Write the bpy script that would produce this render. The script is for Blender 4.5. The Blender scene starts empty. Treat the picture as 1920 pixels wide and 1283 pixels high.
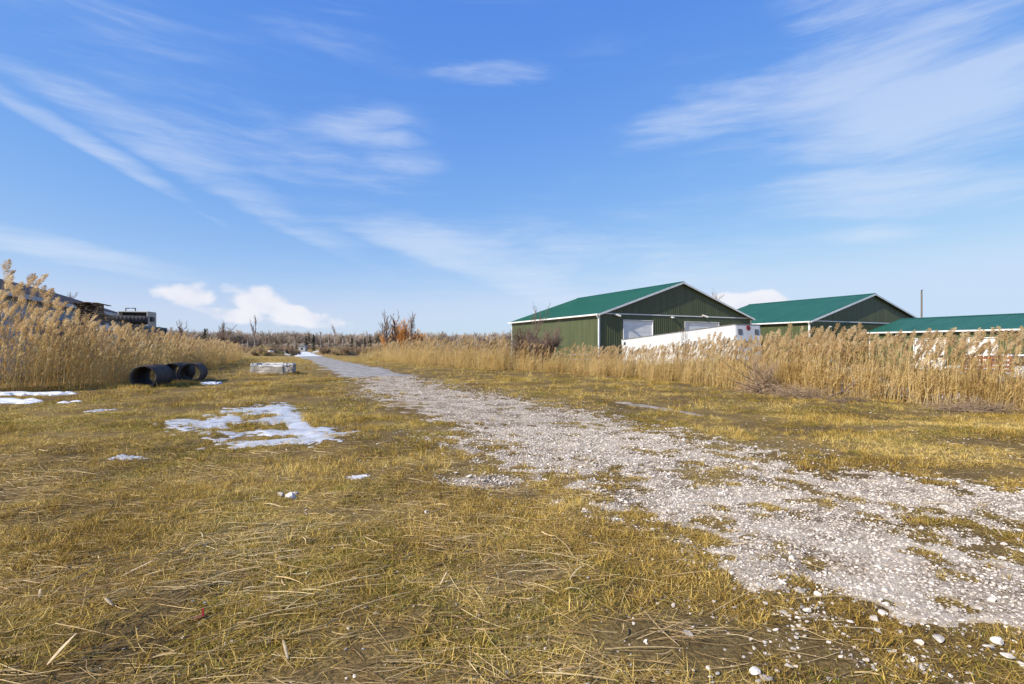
import bpy, math, random
import numpy as np
from mathutils import Vector, Matrix

SC = bpy.context.scene
COL = SC.collection
random.seed(7)
RNG = np.random.default_rng(11)
R = math.radians
F, CX, HY, CH = 950.0, 960.0, 650.0, 1.6      # focal length (photo px), centre column, horizon row, eye height

# ------------------------------------------------------------------ camera, sky, sun, exposure
cam = bpy.data.cameras.new('camera')
cam.sensor_width = 36.0
cam.lens = F / 1920 * 36.0
cam.shift_y = (HY - 641.5) / 1920
cam.clip_start = 0.05
cam.clip_end = 6000
co = bpy.data.objects.new('camera', cam)
COL.objects.link(co)
co.location = (0, 0, CH)
co.rotation_euler = (R(90), 0, 0)
SC.camera = co

SUN_AZ = math.atan2(-0.82, -0.57)             # clockwise from +Y: sun stands to the left, slightly behind
SUN_EL = R(34)
world = bpy.data.worlds.new('World')
SC.world = world
world.use_nodes = True
SKY_STRENGTH = 0.10


def build_world():
    nt = world.node_tree
    N, L = nt.nodes, nt.links
    N.clear()

    def m(op, a, b=None, c=None, clamp=False):
        n = N.new('ShaderNodeMath'); n.operation = op; n.use_clamp = clamp
        for i, v in enumerate((a, b, c)):
            if v is None: continue
            if isinstance(v, (int, float)): n.inputs[i].default_value = v
            else: L.new(v, n.inputs[i])
        return n.outputs[0]

    def vm(op, a, b=None):
        n = N.new('ShaderNodeVectorMath'); n.operation = op
        for i, v in enumerate((a, b)):
            if v is None: continue
            if isinstance(v, (tuple, list)): n.inputs[i].default_value = v
            else: L.new(v, n.inputs[i])
        return n

    out = N.new('ShaderNodeOutputWorld')
    bg = N.new('ShaderNodeBackground')
    bg.inputs['Strength'].default_value = SKY_STRENGTH
    L.new(bg.outputs[0], out.inputs[0])
    sky = N.new('ShaderNodeTexSky')
    sky.sky_type = 'NISHITA'
    sky.sun_disc = False
    sky.sun_elevation = SUN_EL
    sky.sun_rotation = SUN_AZ
    sky.altitude = 0
    sky.air_density = 1.0
    sky.dust_density = 0.3
    sky.ozone_density = 2.2
    hs = N.new('ShaderNodeHueSaturation')
    hs.inputs['Saturation'].default_value = 1.08
    hs.inputs['Value'].default_value = 1.0
    L.new(sky.outputs[0], hs.inputs['Color'])
    sep = N.new('ShaderNodeSeparateColor'); L.new(hs.outputs[0], sep.inputs[0])
    gm = N.new('ShaderNodeCombineColor')              # the camera's rendering of clear-sky blue: a tone curve per channel
    for i, (c_, p_) in enumerate(((.95, 1.0), (.71, .68), (.69, .20))):
        x_ = m('MULTIPLY', sep.outputs[i], SKY_STRENGTH)
        L.new(m('SMOOTH_MIN', m('MULTIPLY', m('POWER', x_, p_), c_ / SKY_STRENGTH), (.40, .505, .66)[i] / SKY_STRENGTH, .12 / SKY_STRENGTH), gm.inputs[i])

    tc = N.new('ShaderNodeTexCoord')
    d = vm('NORMALIZE', tc.outputs['Generated']).outputs[0]
    # warp
    wn = N.new('ShaderNodeTexNoise'); wn.inputs['Scale'].default_value = 2.3; wn.inputs['Detail'].default_value = 4
    L.new(vm('MULTIPLY', d, (1.0, 1.0, 2.2)).outputs[0], wn.inputs['Vector'])
    wv = vm('SUBTRACT', wn.outputs['Color'], (0.5, 0.5, 0.5)).outputs[0]
    dw = vm('ADD', d, vm('MULTIPLY', wv, (0.07, 0.07, 0.05)).outputs[0]).outputs[0]
    # streaky detail
    sn = N.new('ShaderNodeTexNoise'); sn.inputs['Scale'].default_value = 2.4; sn.inputs['Detail'].default_value = 9
    sn.inputs['Roughness'].default_value = 0.56; sn.inputs['Distortion'].default_value = 0.6
    L.new(vm('MULTIPLY', dw, (1.2, 1.2, 7.5)).outputs[0], sn.inputs['Vector'])
    streak = N.new('ShaderNodeMapRange'); streak.inputs[1].default_value = 0.22; streak.inputs[2].default_value = 0.72
    L.new(sn.outputs[0], streak.inputs[0])
    streak = streak.outputs[0]
    # puffy detail
    pn = N.new('ShaderNodeTexNoise'); pn.inputs['Scale'].default_value = 20; pn.inputs['Detail'].default_value = 9
    pn.inputs['Roughness'].default_value = 0.5
    L.new(vm('MULTIPLY', d, (1, 1, 1.5)).outputs[0], pn.inputs['Vector'])

    def blob(cx, cy, a, bu, bd, ang, src):
        c = Vector(((cx - CX) / F, 1, (HY - cy) / F))
        k = c.length
        a, bu, bd = a / F / k, bu / F / k, bd / F / k
        c.normalize()
        right = Vector((c.y, -c.x, 0)).normalized()
        up = right.cross(c)
        t = math.radians(-ang)
        t1 = right * math.cos(t) + up * math.sin(t)
        t2 = -right * math.sin(t) + up * math.cos(t)
        front = m('MAXIMUM', vm('DOT_PRODUCT', src, tuple(c)).outputs['Value'], 0.02)
        u = m('DIVIDE', vm('DOT_PRODUCT', src, tuple(t1)).outputs['Value'], front)
        v = m('DIVIDE', vm('DOT_PRODUCT', src, tuple(t2)).outputs['Value'], front)
        u = m('DIVIDE', u, a)
        w = m('MAXIMUM', m('DIVIDE', v, bu), m('DIVIDE', v, -bd))
        r2 = m('ADD', m('MULTIPLY', u, u), m('MULTIPLY', w, w))
        return m('SUBTRACT', 1.0, r2, clamp=False)

    total = None
    cirrus = [(130, 262, 360, 24, 12, 23, .80), (450, 372, 340, 44, 18, 22, .66), (860, 492, 340, 56, 20, 20, .66),
              (930, 150, 150, 34, 22, 0, .62), (690, 248, 150, 40, 28, -2, .56), (775, 306, 100, 40, 22, 4, .50),
              (1370, 215, 270, 60, 34, -8, .72), (1760, 100, 360, 150, 120, -22, .5), (1780, 265, 420, 110, 60, -13, .72),
              (1790, 352, 300, 44, 46, 3, .75), (100, 476, 330, 32, 26, 8, .85), (100, 172, 260, 34, 24, 11, .42),
              (150, 60, 420, 130, 100, 10, .22), (1640, 440, 110, 20, 18, 0, .5), (620, 350, 420, 90, 60, 15, .35),
              (1050, 490, 420, 60, 50, 5, .35), (1580, 80, 260, 140, 90, 60, .35)]
    for (cx, cy, a, bu, bd, ang, s) in cirrus:
        b = m('MAXIMUM', blob(cx, cy, a, bu * 1.25, bd * 1.25, ang, dw), 0.0)
        b = m('MULTIPLY', m('POWER', b, 1.25), s * .9)
        total = b if total is None else m('ADD', total, b)
    # thin cirrus everywhere, the whole dome round
    bn = N.new('ShaderNodeTexNoise'); bn.inputs['Scale'].default_value = 1.3; bn.inputs['Detail'].default_value = 5
    L.new(vm('MULTIPLY', dw, (1, 1, 3.0)).outputs[0], bn.inputs['Vector'])
    br = N.new('ShaderNodeMapRange'); br.inputs[1].default_value = 0.44; br.inputs[2].default_value = 0.8; br.inputs[4].default_value = 0.42
    L.new(bn.outputs[0], br.inputs[0])
    total = m('ADD', total, br.outputs[0])
    fn = N.new('ShaderNodeTexNoise'); fn.inputs['Scale'].default_value = 5.0; fn.inputs['Detail'].default_value = 10
    fn.inputs['Roughness'].default_value = 0.62; fn.inputs['Distortion'].default_value = 0.35
    L.new(vm('MULTIPLY', dw, (1.3, 1.3, 10.0)).outputs[0], fn.inputs['Vector'])
    mixn = m('ADD', m('MULTIPLY', sn.outputs[0], 0.55), m('MULTIPLY', fn.outputs[0], 0.45))
    er = m('ADD', m('MULTIPLY', total, 1.15), m('MULTIPLY', m('SUBTRACT', mixn, 0.55), 3.4))
    cr_ = N.new('ShaderNodeMapRange'); cr_.interpolation_type = 'SMOOTHSTEP'
    cr_.inputs[1].default_value = -.15; cr_.inputs[2].default_value = 1.3
    L.new(er, cr_.inputs[0])
    cir = m('MULTIPLY', m('MULTIPLY', cr_.outputs[0], m('MINIMUM', m('MULTIPLY', total, 3.0), 1.0)), 0.54)

    puff = None
    for (cx, cy, a, bu, bd, ang) in [(352, 558, 58, 36, 24, 10), (482, 566, 66, 40, 28, 18), (560, 592, 110, 20, 22, 14), (440, 588, 90, 12, 20, 8),
                                     (1425, 566, 95, 24, 30, 2), (1340, 580, 60, 14, 30, 0)]:
        b = blob(cx, cy, a, bu, bd, ang, d)
        puff = b if puff is None else m('MAXIMUM', puff, b)
    pf = m('ADD', puff, m('MULTIPLY', m('SUBTRACT', pn.outputs[0], 0.5), 2.9))
    pr = N.new('ShaderNodeMapRange'); pr.interpolation_type = 'SMOOTHSTEP'
    pr.inputs[1].default_value = .05; pr.inputs[2].default_value = .85
    L.new(pf, pr.inputs[0])
    cum = m('MULTIPLY', pr.outputs[0], 0.9)

    c1 = N.new('ShaderNodeMix'); c1.data_type = 'RGBA'
    L.new(cir, c1.inputs[0]); L.new(gm.outputs[0], c1.inputs[6])
    c1.inputs[7].default_value = (.50 / SKY_STRENGTH, .56 / SKY_STRENGTH, .66 / SKY_STRENGTH, 1)
    sh = N.new('ShaderNodeMix'); sh.data_type = 'RGBA'
    L.new(m('MULTIPLY', m('SUBTRACT', 0.62, pn.outputs[0]), 2.2, clamp=True), sh.inputs[0])
    sh.inputs[6].default_value = (.62 / SKY_STRENGTH, .62 / SKY_STRENGTH, .66 / SKY_STRENGTH, 1); sh.inputs[7].default_value = (.49 / SKY_STRENGTH, .52 / SKY_STRENGTH, .60 / SKY_STRENGTH, 1)
    c2 = N.new('ShaderNodeMix'); c2.data_type = 'RGBA'
    L.new(cum, c2.inputs[0]); L.new(c1.outputs[2], c2.inputs[6])
    L.new(sh.outputs[2], c2.inputs[7])
    L.new(c2.outputs[2], bg.inputs['Color'])


build_world()
sun = bpy.data.lights.new('sun', 'SUN')
sun.energy = 4.4
sun.angle = R(0.53)
sun.color = (1.0, 0.93, 0.82)
so = bpy.data.objects.new('sun', sun)
COL.objects.link(so)
sd = Vector((math.sin(SUN_AZ) * math.cos(SUN_EL), math.cos(SUN_AZ) * math.cos(SUN_EL), math.sin(SUN_EL)))
so.rotation_euler = (-sd).to_track_quat('-Z', 'Y').to_euler()
so.location = (-30, -10, 40)
SC.view_settings.view_transform = 'Standard'
SC.view_settings.look = 'None'
SC.view_settings.exposure = 0.55
SC.view_settings.gamma = 1.0
SC.view_settings.use_curve_mapping = False
SC.render.engine = 'CYCLES'
SC.cycles.max_bounces = 6
SC.cycles.diffuse_bounces = 3
SC.cycles.glossy_bounces = 2
SC.cycles.transparent_max_bounces = 6


# ------------------------------------------------------------------ helpers
def G(px, py):                                   # photo pixel on flat ground -> world x, y
    dd = CH * F / (py - HY)
    return (px - CX) / F * dd, dd


def _hash(i, j, s):
    h = (i.astype(np.int64) * 374761393 + j.astype(np.int64) * 668265263 + s * 974711) & 0x7fffffff
    h = ((h ^ (h >> 13)) * 1274126177) & 0x7fffffff
    return ((h ^ (h >> 16)) & 0xffff) / 65535.0


def vn(x, y, s=0):                               # value noise 0..1
    x = np.asarray(x, float); y = np.asarray(y, float)
    i = np.floor(x); j = np.floor(y)
    fx = x - i; fy = y - j
    fx = fx * fx * (3 - 2 * fx); fy = fy * fy * (3 - 2 * fy)
    a = _hash(i, j, s); b = _hash(i + 1, j, s); c = _hash(i, j + 1, s); d = _hash(i + 1, j + 1, s)
    return (a * (1 - fx) + b * fx) * (1 - fy) + (c * (1 - fx) + d * fx) * fy


def fbm(x, y, s=0, o=4):
    t = 0; a = 0.5; n = 0
    for k in range(o):
        t = t + a * vn(np.asarray(x) * 2 ** k, np.asarray(y) * 2 ** k, s + k * 17); n += a; a *= 0.5
    return t / n


def ss(a, b, x):
    t = np.clip((np.asarray(x, float) - a) / (b - a), 0, 1)
    return t * t * (3 - 2 * t)


RE_Y = np.array([-40, 9, 12.2, 14, 15.2, 16.5, 19.5, 25.3, 32, 38, 43, 61, 84, 120, 400.])
RE_X = np.array([14.5, 13.2, 12.4, 11.2, 10.3, 9.4, 8.0, 6.4, 3.0, -2.4, -7.3, -16.7, -26, -38, -38.])
LE_Y = np.array([-40, 8, 15.5, 17.5, 19.2, 22.5, 26, 30, 38, 48, 62, 90, 400.])
LE_X = np.array([-22, -22, -20, -17.2, -15.9, -16.4, -18.2, -19.6, -22, -26.5, -33, -50, -90.])


def rx(y): return np.interp(y, RE_Y, RE_X)
def lx(y): return np.interp(y, LE_Y, LE_X)


TC_Y = np.array([-6, 0, 1.5, 2.8, 4, 5.2, 6.3, 8.9, 13.2, 19, 28, 40, 60, 80, 120, 170.])
TC_X = np.array([7.6, 6.0, 5.2, 4.45, 3.85, 3.15, 2.45, 1.1, -.66, -3.8, -7.5, -13.2, -22.3, -32., -49.5, -71.])
TW_Y = np.array([-6, 2.8, 4, 5.2, 6.3, 8.9, 13.2, 19, 28, 40, 60, 170.])
TW = np.array([2.5, 2.5, 2.4, 2.4, 2.2, 2.2, 2.7, 2.7, 2.6, 2.2, 2.0, 2.0])


def gravel(x, y):                                # 0..1: how much gravel lies at a spot
    x = np.asarray(x, float); y = np.asarray(y, float)
    c = np.interp(y, TC_Y, TC_X); w = np.interp(y, TW_Y, TW)
    t = (x - c) / w
    g = 1.15 - np.abs(t) ** 1.7
    rut = np.exp(-((t - .18) / .22) ** 2) * .6 * ss(10, 5, y)          # grass strip between the wheel tracks, near only
    g = g - rut
    n = fbm(x / 1.3, y / 1.3, 3, 4) * .62 + fbm(x / .35, y / .35, 9, 3) * .38
    n3 = fbm(x / .16, y / .16, 19, 2)
    g = g - .06 * ss(7, 3.5, y)
    g = g + (n - .5) * (2.1 + 1.2 * ss(9, 5.5, y)) + (n3 - .5) * 1.9
    g = g - ss(20, 26, y) * ss(.1, -.9, t) * .4
    px, py = -.35, 6.1
    g = np.maximum(g, .85 - ((x - px) / .75) ** 2 - ((y - py) / .42) ** 2 + (n - .5) * 2.0)
    px, py = G(642, 728)
    g = np.maximum(g, .6 - ((x - px) / .9) ** 2 - ((y - py) / 1.2) ** 2 + (n - .5) * 1.6)
    return np.clip(g * 1.0 - .05, 0, 1)


def H(x, y):
    x = np.asarray(x, float); y = np.asarray(y, float)
    near = ss(60, 20, np.hypot(x, y))
    h = (fbm(x / 2.3, y / 2.3, 21, 3) - .5) * .16 * near + (fbm(x / .45, y / .45, 31, 3) - .5) * .07 * ss(22, 8, np.hypot(x, y))
    h = h + (fbm(x / 14, y / 14, 41, 2) - .5) * .3 * ss(15, 40, np.hypot(x, y)) * ss(400, 150, y)
    dr = x - rx(y)
    yard = ss(2.5, 8, dr) * (.45 + .75 * ss(24, 46, y)) * ss(190, 120, y)
    h = h * (1 - .7 * ss(0, 6, dr)) - yard
    dl = lx(y) - x
    h = h * (1 - .7 * ss(0, 4, dl))
    c = np.interp(y, TC_Y, TC_X); w = np.interp(y, TW_Y, TW)
    t = np.abs((x - c) / w)
    h = h * (1 - .6 * ss(1.3, .7, t))
    return h


def mesh_np(name, V, Fq=None, Ft=None, mats=None, smooth=False):
    me = bpy.data.meshes.new(name)
    V = np.asarray(V, np.float32).reshape(-1, 3)
    loops = []; starts = []; totals = []
    n = 0
    if Fq is not None and len(Fq):
        Fq = np.asarray(Fq, np.int32)
        loops.append(Fq.ravel()); starts.append(np.arange(len(Fq)) * 4); totals.append(np.full(len(Fq), 4)); n = len(Fq) * 4
    if Ft is not None and len(Ft):
        Ft = np.asarray(Ft, np.int32)
        loops.append(Ft.ravel()); starts.append(n + np.arange(len(Ft)) * 3); totals.append(np.full(len(Ft), 3))
    loops = np.concatenate(loops); starts = np.concatenate(starts); totals = np.concatenate(totals)
    me.vertices.add(len(V)); me.vertices.foreach_set('co', V.ravel())
    me.loops.add(len(loops)); me.loops.foreach_set('vertex_index', loops.astype(np.int32))
    me.polygons.add(len(starts)); me.polygons.foreach_set('loop_start', starts.astype(np.int32))
    try: me.polygons.foreach_set('loop_total', totals.astype(np.int32))
    except Exception: pass
    if smooth: me.polygons.foreach_set('use_smooth', np.ones(len(starts), bool))
    if mats: me.materials.append(mats)
    me.update(calc_edges=True)
    me.validate()
    return me


def link(o, parent=None):
    COL.objects.link(o)
    if parent is not None: o.parent = parent
    return o


def tag(o, label=None, cat=None, group=None, kind=None):
    if label: o['label'] = label
    if cat: o['category'] = cat
    if group: o['group'] = group
    if kind: o['kind'] = kind
    return o


def empty(name, loc, rz=0.0, label=None, cat=None, group=None):
    o = bpy.data.objects.new(name, None)
    o.empty_display_size = .2
    COL.objects.link(o)
    o.location = loc
    o.rotation_euler = (0, 0, rz)
    return tag(o, label, cat, group)


ORD = ['first', 'second', 'third', 'fourth', 'fifth', 'sixth', 'seventh', 'eighth', 'ninth', 'tenth', 'eleventh', 'twelfth', 'thirteenth', 'fourteenth', 'fifteenth', 'sixteenth', 'seventeenth', 'eighteenth', 'nineteenth']
TENS = {20: 'twent', 30: 'thirt'}


def nth(k):                                      # 0-based -> 'first', 'second', ...
    k += 1
    if k < 20: return ORD[k - 1]
    t, u = k // 10 * 10, k % 10
    return TENS[t] + ('ieth' if u == 0 else 'y-' + ORD[u - 1])


def rank(items, i): return sorted(range(len(items)), key=lambda q: items[q][0]).index(i)


class MB:
    """collects polygons for one mesh"""
    def __init__(s): s.v = []; s.f = []
    def poly(s, pts):
        n = len(s.v); s.v += [tuple(p) for p in pts]; s.f.append(tuple(range(n, n + len(pts)))); return s
    def box(s, a, b):
        x0, y0, z0 = a; x1, y1, z1 = b; n = len(s.v)
        s.v += [(x0, y0, z0), (x1, y0, z0), (x1, y1, z0), (x0, y1, z0), (x0, y0, z1), (x1, y0, z1), (x1, y1, z1), (x0, y1, z1)]
        for q in ((0, 3, 2, 1), (4, 5, 6, 7), (0, 1, 5, 4), (1, 2, 6, 5), (2, 3, 7, 6), (3, 0, 4, 7)):
            s.f.append(tuple(n + i for i in q))
        return s
    def prism(s, pts, d):                        # polygon pts extruded by the vector d
        n = len(s.v); k = len(pts); d = Vector(d)
        s.v += [tuple(p) for p in pts] + [tuple(Vector(p) + d) for p in pts]
        s.f.append(tuple(range(n + k - 1, n - 1, -1))); s.f.append(tuple(range(n + k, n + 2 * k)))
        for i in range(k):
            j = (i + 1) % k
            s.f.append((n + i, n + j, n + k + j, n + k + i))
        return s
    def tube(s, path, rad, sides=8, caps=True):
        path = [Vector(p) for p in path]
        if not isinstance(rad, (list, tuple)): rad = [rad] * len(path)
        n0 = len(s.v)
        for i, p in enumerate(path):
            t = (path[min(i + 1, len(path) - 1)] - path[max(i - 1, 0)]).normalized()
            a = t.cross(Vector((0, 0, 1)))
            if a.length < 1e-3: a = t.cross(Vector((0, 1, 0)))
            a.normalize(); b = t.cross(a)
            for k in range(sides):
                th = 2 * math.pi * k / sides
                s.v.append(tuple(p + (a * math.cos(th) + b * math.sin(th)) * rad[i]))
        for i in range(len(path) - 1):
            for k in range(sides):
                k2 = (k + 1) % sides
                s.f.append((n0 + i * sides + k, n0 + i * sides + k2, n0 + (i + 1) * sides + k2, n0 + (i + 1) * sides + k))
        if caps:
            s.f.append(tuple(n0 + k for k in range(sides)))
            s.f.append(tuple(n0 + (len(path) - 1) * sides + k for k in range(sides - 1, -1, -1)))
        return s
    def build(s, name, mat, parent=None, bevel=0, smooth=False):
        me = bpy.data.meshes.new(name)
        me.from_pydata(s.v, [], s.f)
        me.materials.append(mat)
        if smooth: me.polygons.foreach_set('use_smooth', [True] * len(me.polygons))
        me.update()
        o = bpy.data.objects.new(name, me)
        link(o, parent)
        if bevel:
            b = o.modifiers.new('bevel', 'BEVEL'); b.width = bevel; b.segments = 2; b.limit_method = 'ANGLE'
        return o


# ------------------------------------------------------------------ materials
def mat(name, col, rough=.7, col2=None, scale=3.0, spec=.3, metal=0.0, bump=0.0, bscale=40.0, detail=5, stretch=(1, 1, 1), world_space=False, lo=.35, hi=.65, transl=0.0, rand=0.0):
    M = bpy.data.materials.new(name); M.use_nodes = True
    nt = M.node_tree; N, L = nt.nodes, nt.links
    b = N['Principled BSDF']
    b.inputs['Roughness'].default_value = rough
    b.inputs['Specular IOR Level'].default_value = spec
    b.inputs['Metallic'].default_value = metal
    if col2 is None: col2 = tuple(c * .8 for c in col)
    if world_space:
        g = N.new('ShaderNodeNewGeometry'); vec = g.outputs['Position']
    else:
        t = N.new('ShaderNodeTexCoord'); vec = t.outputs['Object']
    mp = N.new('ShaderNodeMapping'); mp.inputs['Scale'].default_value = stretch
    L.new(vec, mp.inputs[0])
    n = N.new('ShaderNodeTexNoise'); n.inputs['Scale'].default_value = scale; n.inputs['Detail'].default_value = detail
    L.new(mp.outputs[0], n.inputs['Vector'])
    r = N.new('ShaderNodeMapRange'); r.inputs[1].default_value = lo; r.inputs[2].default_value = hi
    L.new(n.outputs[0], r.inputs[0])
    mx = N.new('ShaderNodeMix'); mx.data_type = 'RGBA'
    mx.inputs[6].default_value = (*col, 1); mx.inputs[7].default_value = (*col2, 1)
    L.new(r.outputs[0], mx.inputs[0])
    out = mx.outputs[2]
    if rand:
        oi = N.new('ShaderNodeObjectInfo')
        rr = N.new('ShaderNodeMapRange'); rr.inputs[3].default_value = 1 - rand; rr.inputs[4].default_value = 1 + rand
        L.new(oi.outputs['Random'], rr.inputs[0])
        sc = N.new('ShaderNodeVectorMath'); sc.operation = 'SCALE'
        L.new(out, sc.inputs[0]); L.new(rr.outputs[0], sc.inputs['Scale'])
        out = sc.outputs[0]
    L.new(out, b.inputs['Base Color'])
    if bump:
        bn = N.new('ShaderNodeTexNoise'); bn.inputs['Scale'].default_value = bscale; bn.inputs['Detail'].default_value = 6
        L.new(mp.outputs[0], bn.inputs['Vector'])
        bp = N.new('ShaderNodeBump'); bp.inputs['Strength'].default_value = bump; bp.inputs['Distance'].default_value = .02
        L.new(bn.outputs[0], bp.inputs['Height']); L.new(bp.outputs[0], b.inputs['Normal'])
    if transl:
        tr = N.new('ShaderNodeBsdfTranslucent'); L.new(out, tr.inputs[0])
        ms = N.new('ShaderNodeMixShader'); ms.inputs[0].default_value = transl
        L.new(b.outputs[0], ms.inputs[1]); L.new(tr.outputs[0], ms.inputs[2])
        L.new(ms.outputs[0], N['Material Output'].inputs[0])
    return M


def ramp_mat(name, stops, rough=.85, transl=.25, nscale=.35, namt=.5, spec=.15, blade=0.0):
    """plant colour: per-instance random mixed with a world-space patch noise, through a colour ramp"""
    M = bpy.data.materials.new(name); M.use_nodes = True
    nt = M.node_tree; N, L = nt.nodes, nt.links
    b = N['Principled BSDF']; b.inputs['Roughness'].default_value = rough; b.inputs['Specular IOR Level'].default_value = spec
    oi = N.new('ShaderNodeObjectInfo')
    g = N.new('ShaderNodeNewGeometry')
    n = N.new('ShaderNodeTexNoise'); n.inputs['Scale'].default_value = nscale; n.inputs['Detail'].default_value = 4
    L.new(g.outputs['Position'], n.inputs['Vector'])
    r = N.new('ShaderNodeMapRange'); r.inputs[1].default_value = .36; r.inputs[2].default_value = .66
    L.new(n.outputs[0], r.inputs[0])
    mx = N.new('ShaderNodeMix'); mx.inputs[0].default_value = namt
    L.new(oi.outputs['Random'], mx.inputs[2]); L.new(r.outputs[0], mx.inputs[3])
    # fine along-leaf variation
    n2 = N.new('ShaderNodeTexNoise'); n2.inputs['Scale'].default_value = 35; n2.inputs['Detail'].default_value = 2
    L.new(g.outputs['Position'], n2.inputs['Vector'])
    ad = N.new('ShaderNodeMath'); ad.operation = 'MULTIPLY_ADD'; ad.inputs[1].default_value = .5; 
    L.new(n2.outputs[0], ad.inputs[0])
    sb = N.new('ShaderNodeMath'); sb.operation = 'SUBTRACT'; sb.inputs[1].default_value = .25
    if blade:
        at = N.new('ShaderNodeAttribute'); at.attribute_name = 'rnd'
        m3 = N.new('ShaderNodeMix'); m3.inputs[0].default_value = blade
        L.new(mx.outputs[0], m3.inputs[2]); L.new(at.outputs['Fac'], m3.inputs[3])
        L.new(m3.outputs[0], sb.inputs[0])
    else: L.new(mx.outputs[0], sb.inputs[0])
    L.new(sb.outputs[0], ad.inputs[2])
    cr = N.new('ShaderNodeValToRGB')
    e = cr.color_ramp.elements
    e[0].position = stops[0][0]; e[0].color = (*stops[0][1], 1)
    e[1].position = stops[-1][0]; e[1].color = (*stops[-1][1], 1)
    for p, c in stops[1:-1]:
        q = e.new(p); q.color = (*c, 1)
    L.new(ad.outputs[0], cr.inputs[0])
    L.new(cr.outputs[0], b.inputs['Base Color'])
    if transl:
        tr = N.new('ShaderNodeBsdfTranslucent'); L.new(cr.outputs[0], tr.inputs[0])
        ms = N.new('ShaderNodeMixShader'); ms.inputs[0].default_value = transl
        L.new(b.outputs[0], ms.inputs[1]); L.new(tr.outputs[0], ms.inputs[2])
        L.new(ms.outputs[0], N['Material Output'].inputs[0])
    return M


M = {}
M['green_wall'] = mat('green_wall', (.088, .102, .045), .4, (.058, .070, .030), .9, .4, stretch=(2.2, 2.2, .22), lo=.3, hi=.72, detail=8)
M['green_roof'] = mat('green_roof', (.022, .112, .060), .47, (.014, .082, .046), .35, .45, stretch=(1, 2.5, 1), detail=8, lo=.3, hi=.75)
M['white_trim'] = mat('white_trim', (.78, .79, .79), .45, (.66, .67, .66), 2.0)
M['door_white'] = mat('door_white', (.86, .85, .83), .45, (.76, .75, .73), 1.2)
M['trailer_white'] = mat('trailer_white', (.60, .605, .61), .38, (.52, .525, .52), 1.2, .5, stretch=(1, 1, .3))
M['rail_grey'] = mat('rail_grey', (.20, .19, .18), .5, (.12, .12, .12), 4)
M['rubber'] = mat('rubber', (.022, .022, .023), .85, (.035, .034, .033), 6)
M['steel_dark'] = mat('steel_dark', (.05, .05, .055), .55, (.03, .03, .033), 6)
M['steel'] = mat('steel', (.40, .41, .42), .4, (.28, .28, .28), 5, metal=.5)
M['glass'] = mat('glass', (.025, .03, .035), .08, (.03, .035, .04), 2, .6)
M['emblem_red'] = mat('emblem_red', (.42, .03, .045), .5)
M['blue_mark'] = mat('blue_mark', (.10, .16, .35), .5)
M['lamp'] = mat('lamp', (.75, .74, .68), .3)
M['concrete'] = mat('concrete', (.52, .475, .41), .95, (.30, .265, .22), 1.9, .1, bump=.6, bscale=16, stretch=(1.6, 1.6, .7))
M['concrete_worn'] = mat('concrete_worn', (.58, .56, .52), .95, (.34, .32, .28), 5, .1, bump=.5, bscale=25)
M['pipe_black'] = mat('pipe_black', (.050, .045, .044), .8, (.095, .082, .070), 2.2, .15, bump=.25, bscale=9)
M['grey_siding'] = mat('grey_siding', (.45, .47, .50), .6, (.38, .40, .42), .8)
M['shingle'] = mat('shingle', (.065, .06, .068), .9, (.045, .042, .048), 7, .1)
M['container_blue'] = mat('container_blue', (.13, .165, .20), .6, (.10, .10, .105), 1.2)
M['wood_pallet'] = mat('wood_pallet', (.30, .20, .12), .9, (.13, .095, .07), 2.0, .1, stretch=(.6, 3, 3), rand=.35)
M['wood_fresh'] = mat('wood_fresh', (.52, .32, .12), .85, (.40, .25, .10), 3, .1, rand=.2)
M['beige'] = mat('beige', (.50, .46, .38), .6, (.42, .38, .31), 1.5)
M['pole_wood'] = mat('pole_wood', (.20, .17, .14), .9, (.14, .115, .095), 3, .1, stretch=(4, 4, .5))
M['car_white'] = mat('car_white', (.78, .79, .80), .22, (.72, .73, .74), 1, .6)
M['car_silver'] = mat('car_silver', (.48, .47, .45), .25, (.42, .41, .40), 1, .6)
M['machine_red'] = mat('machine_red', (.33, .085, .045), .6, (.22, .06, .035), 2)
M['snow'] = mat('snow', (.70, .71, .73), .75, (.55, .56, .59), 3.5, .25, bump=.5, bscale=9)
M['bark'] = mat('bark', (.20, .155, .125), .95, (.12, .09, .075), 3, .05, rand=.25)
M['twig'] = mat('twig', (.24, .17, .13), .95, (.16, .115, .095), .3, .05, rand=.25)
M['birch'] = mat('birch', (.55, .52, .47), .85, (.22, .19, .17), 2.2, .1, stretch=(1, 1, .7))
M['willow'] = mat('willow', (.66, .33, .11), .9, (.50, .24, .08), .8, .1)
M['wood_mass'] = mat('wood_mass', (.40, .335, .275), 1, (.50, .41, .32), .02, .02, rand=.35, world_space=True)
M['spruce'] = mat('spruce', (.030, .045, .022), .95, (.018, .03, .016), .5, .05, rand=.2)
M['brush'] = mat('brush', (.42, .30, .19), .95, (.26, .185, .125), 4, .05, rand=.3)
M['stone'] = mat('stone', (.68, .605, .515), .95, (.42, .36, .295), 9, .1, bump=.5, bscale=45, world_space=True, rand=.38)
M['mound'] = mat('mound', (.17, .115, .065), 1, (.20, .16, .06), 1.1, .05, bump=1, bscale=5)
M['reed'] = ramp_mat('reed', [(.0, (.46, .32, .12)), (.35, (.66, .49, .20)), (.65, (.78, .61, .29)), (1., (.86, .73, .44))], nscale=.5, namt=.35, transl=.5)
M['reed_leaf'] = ramp_mat('reed_leaf', [(.0, (.52, .36, .13)), (.5, (.76, .57, .24)), (1., (.88, .74, .42))], nscale=.5, namt=.3, transl=.55)
M['plume'] = ramp_mat('plume', [(.0, (.48, .33, .155)), (.5, (.70, .525, .28)), (1., (.84, .69, .43))], nscale=.6, namt=.3, transl=.55, rough=.95)
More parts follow.
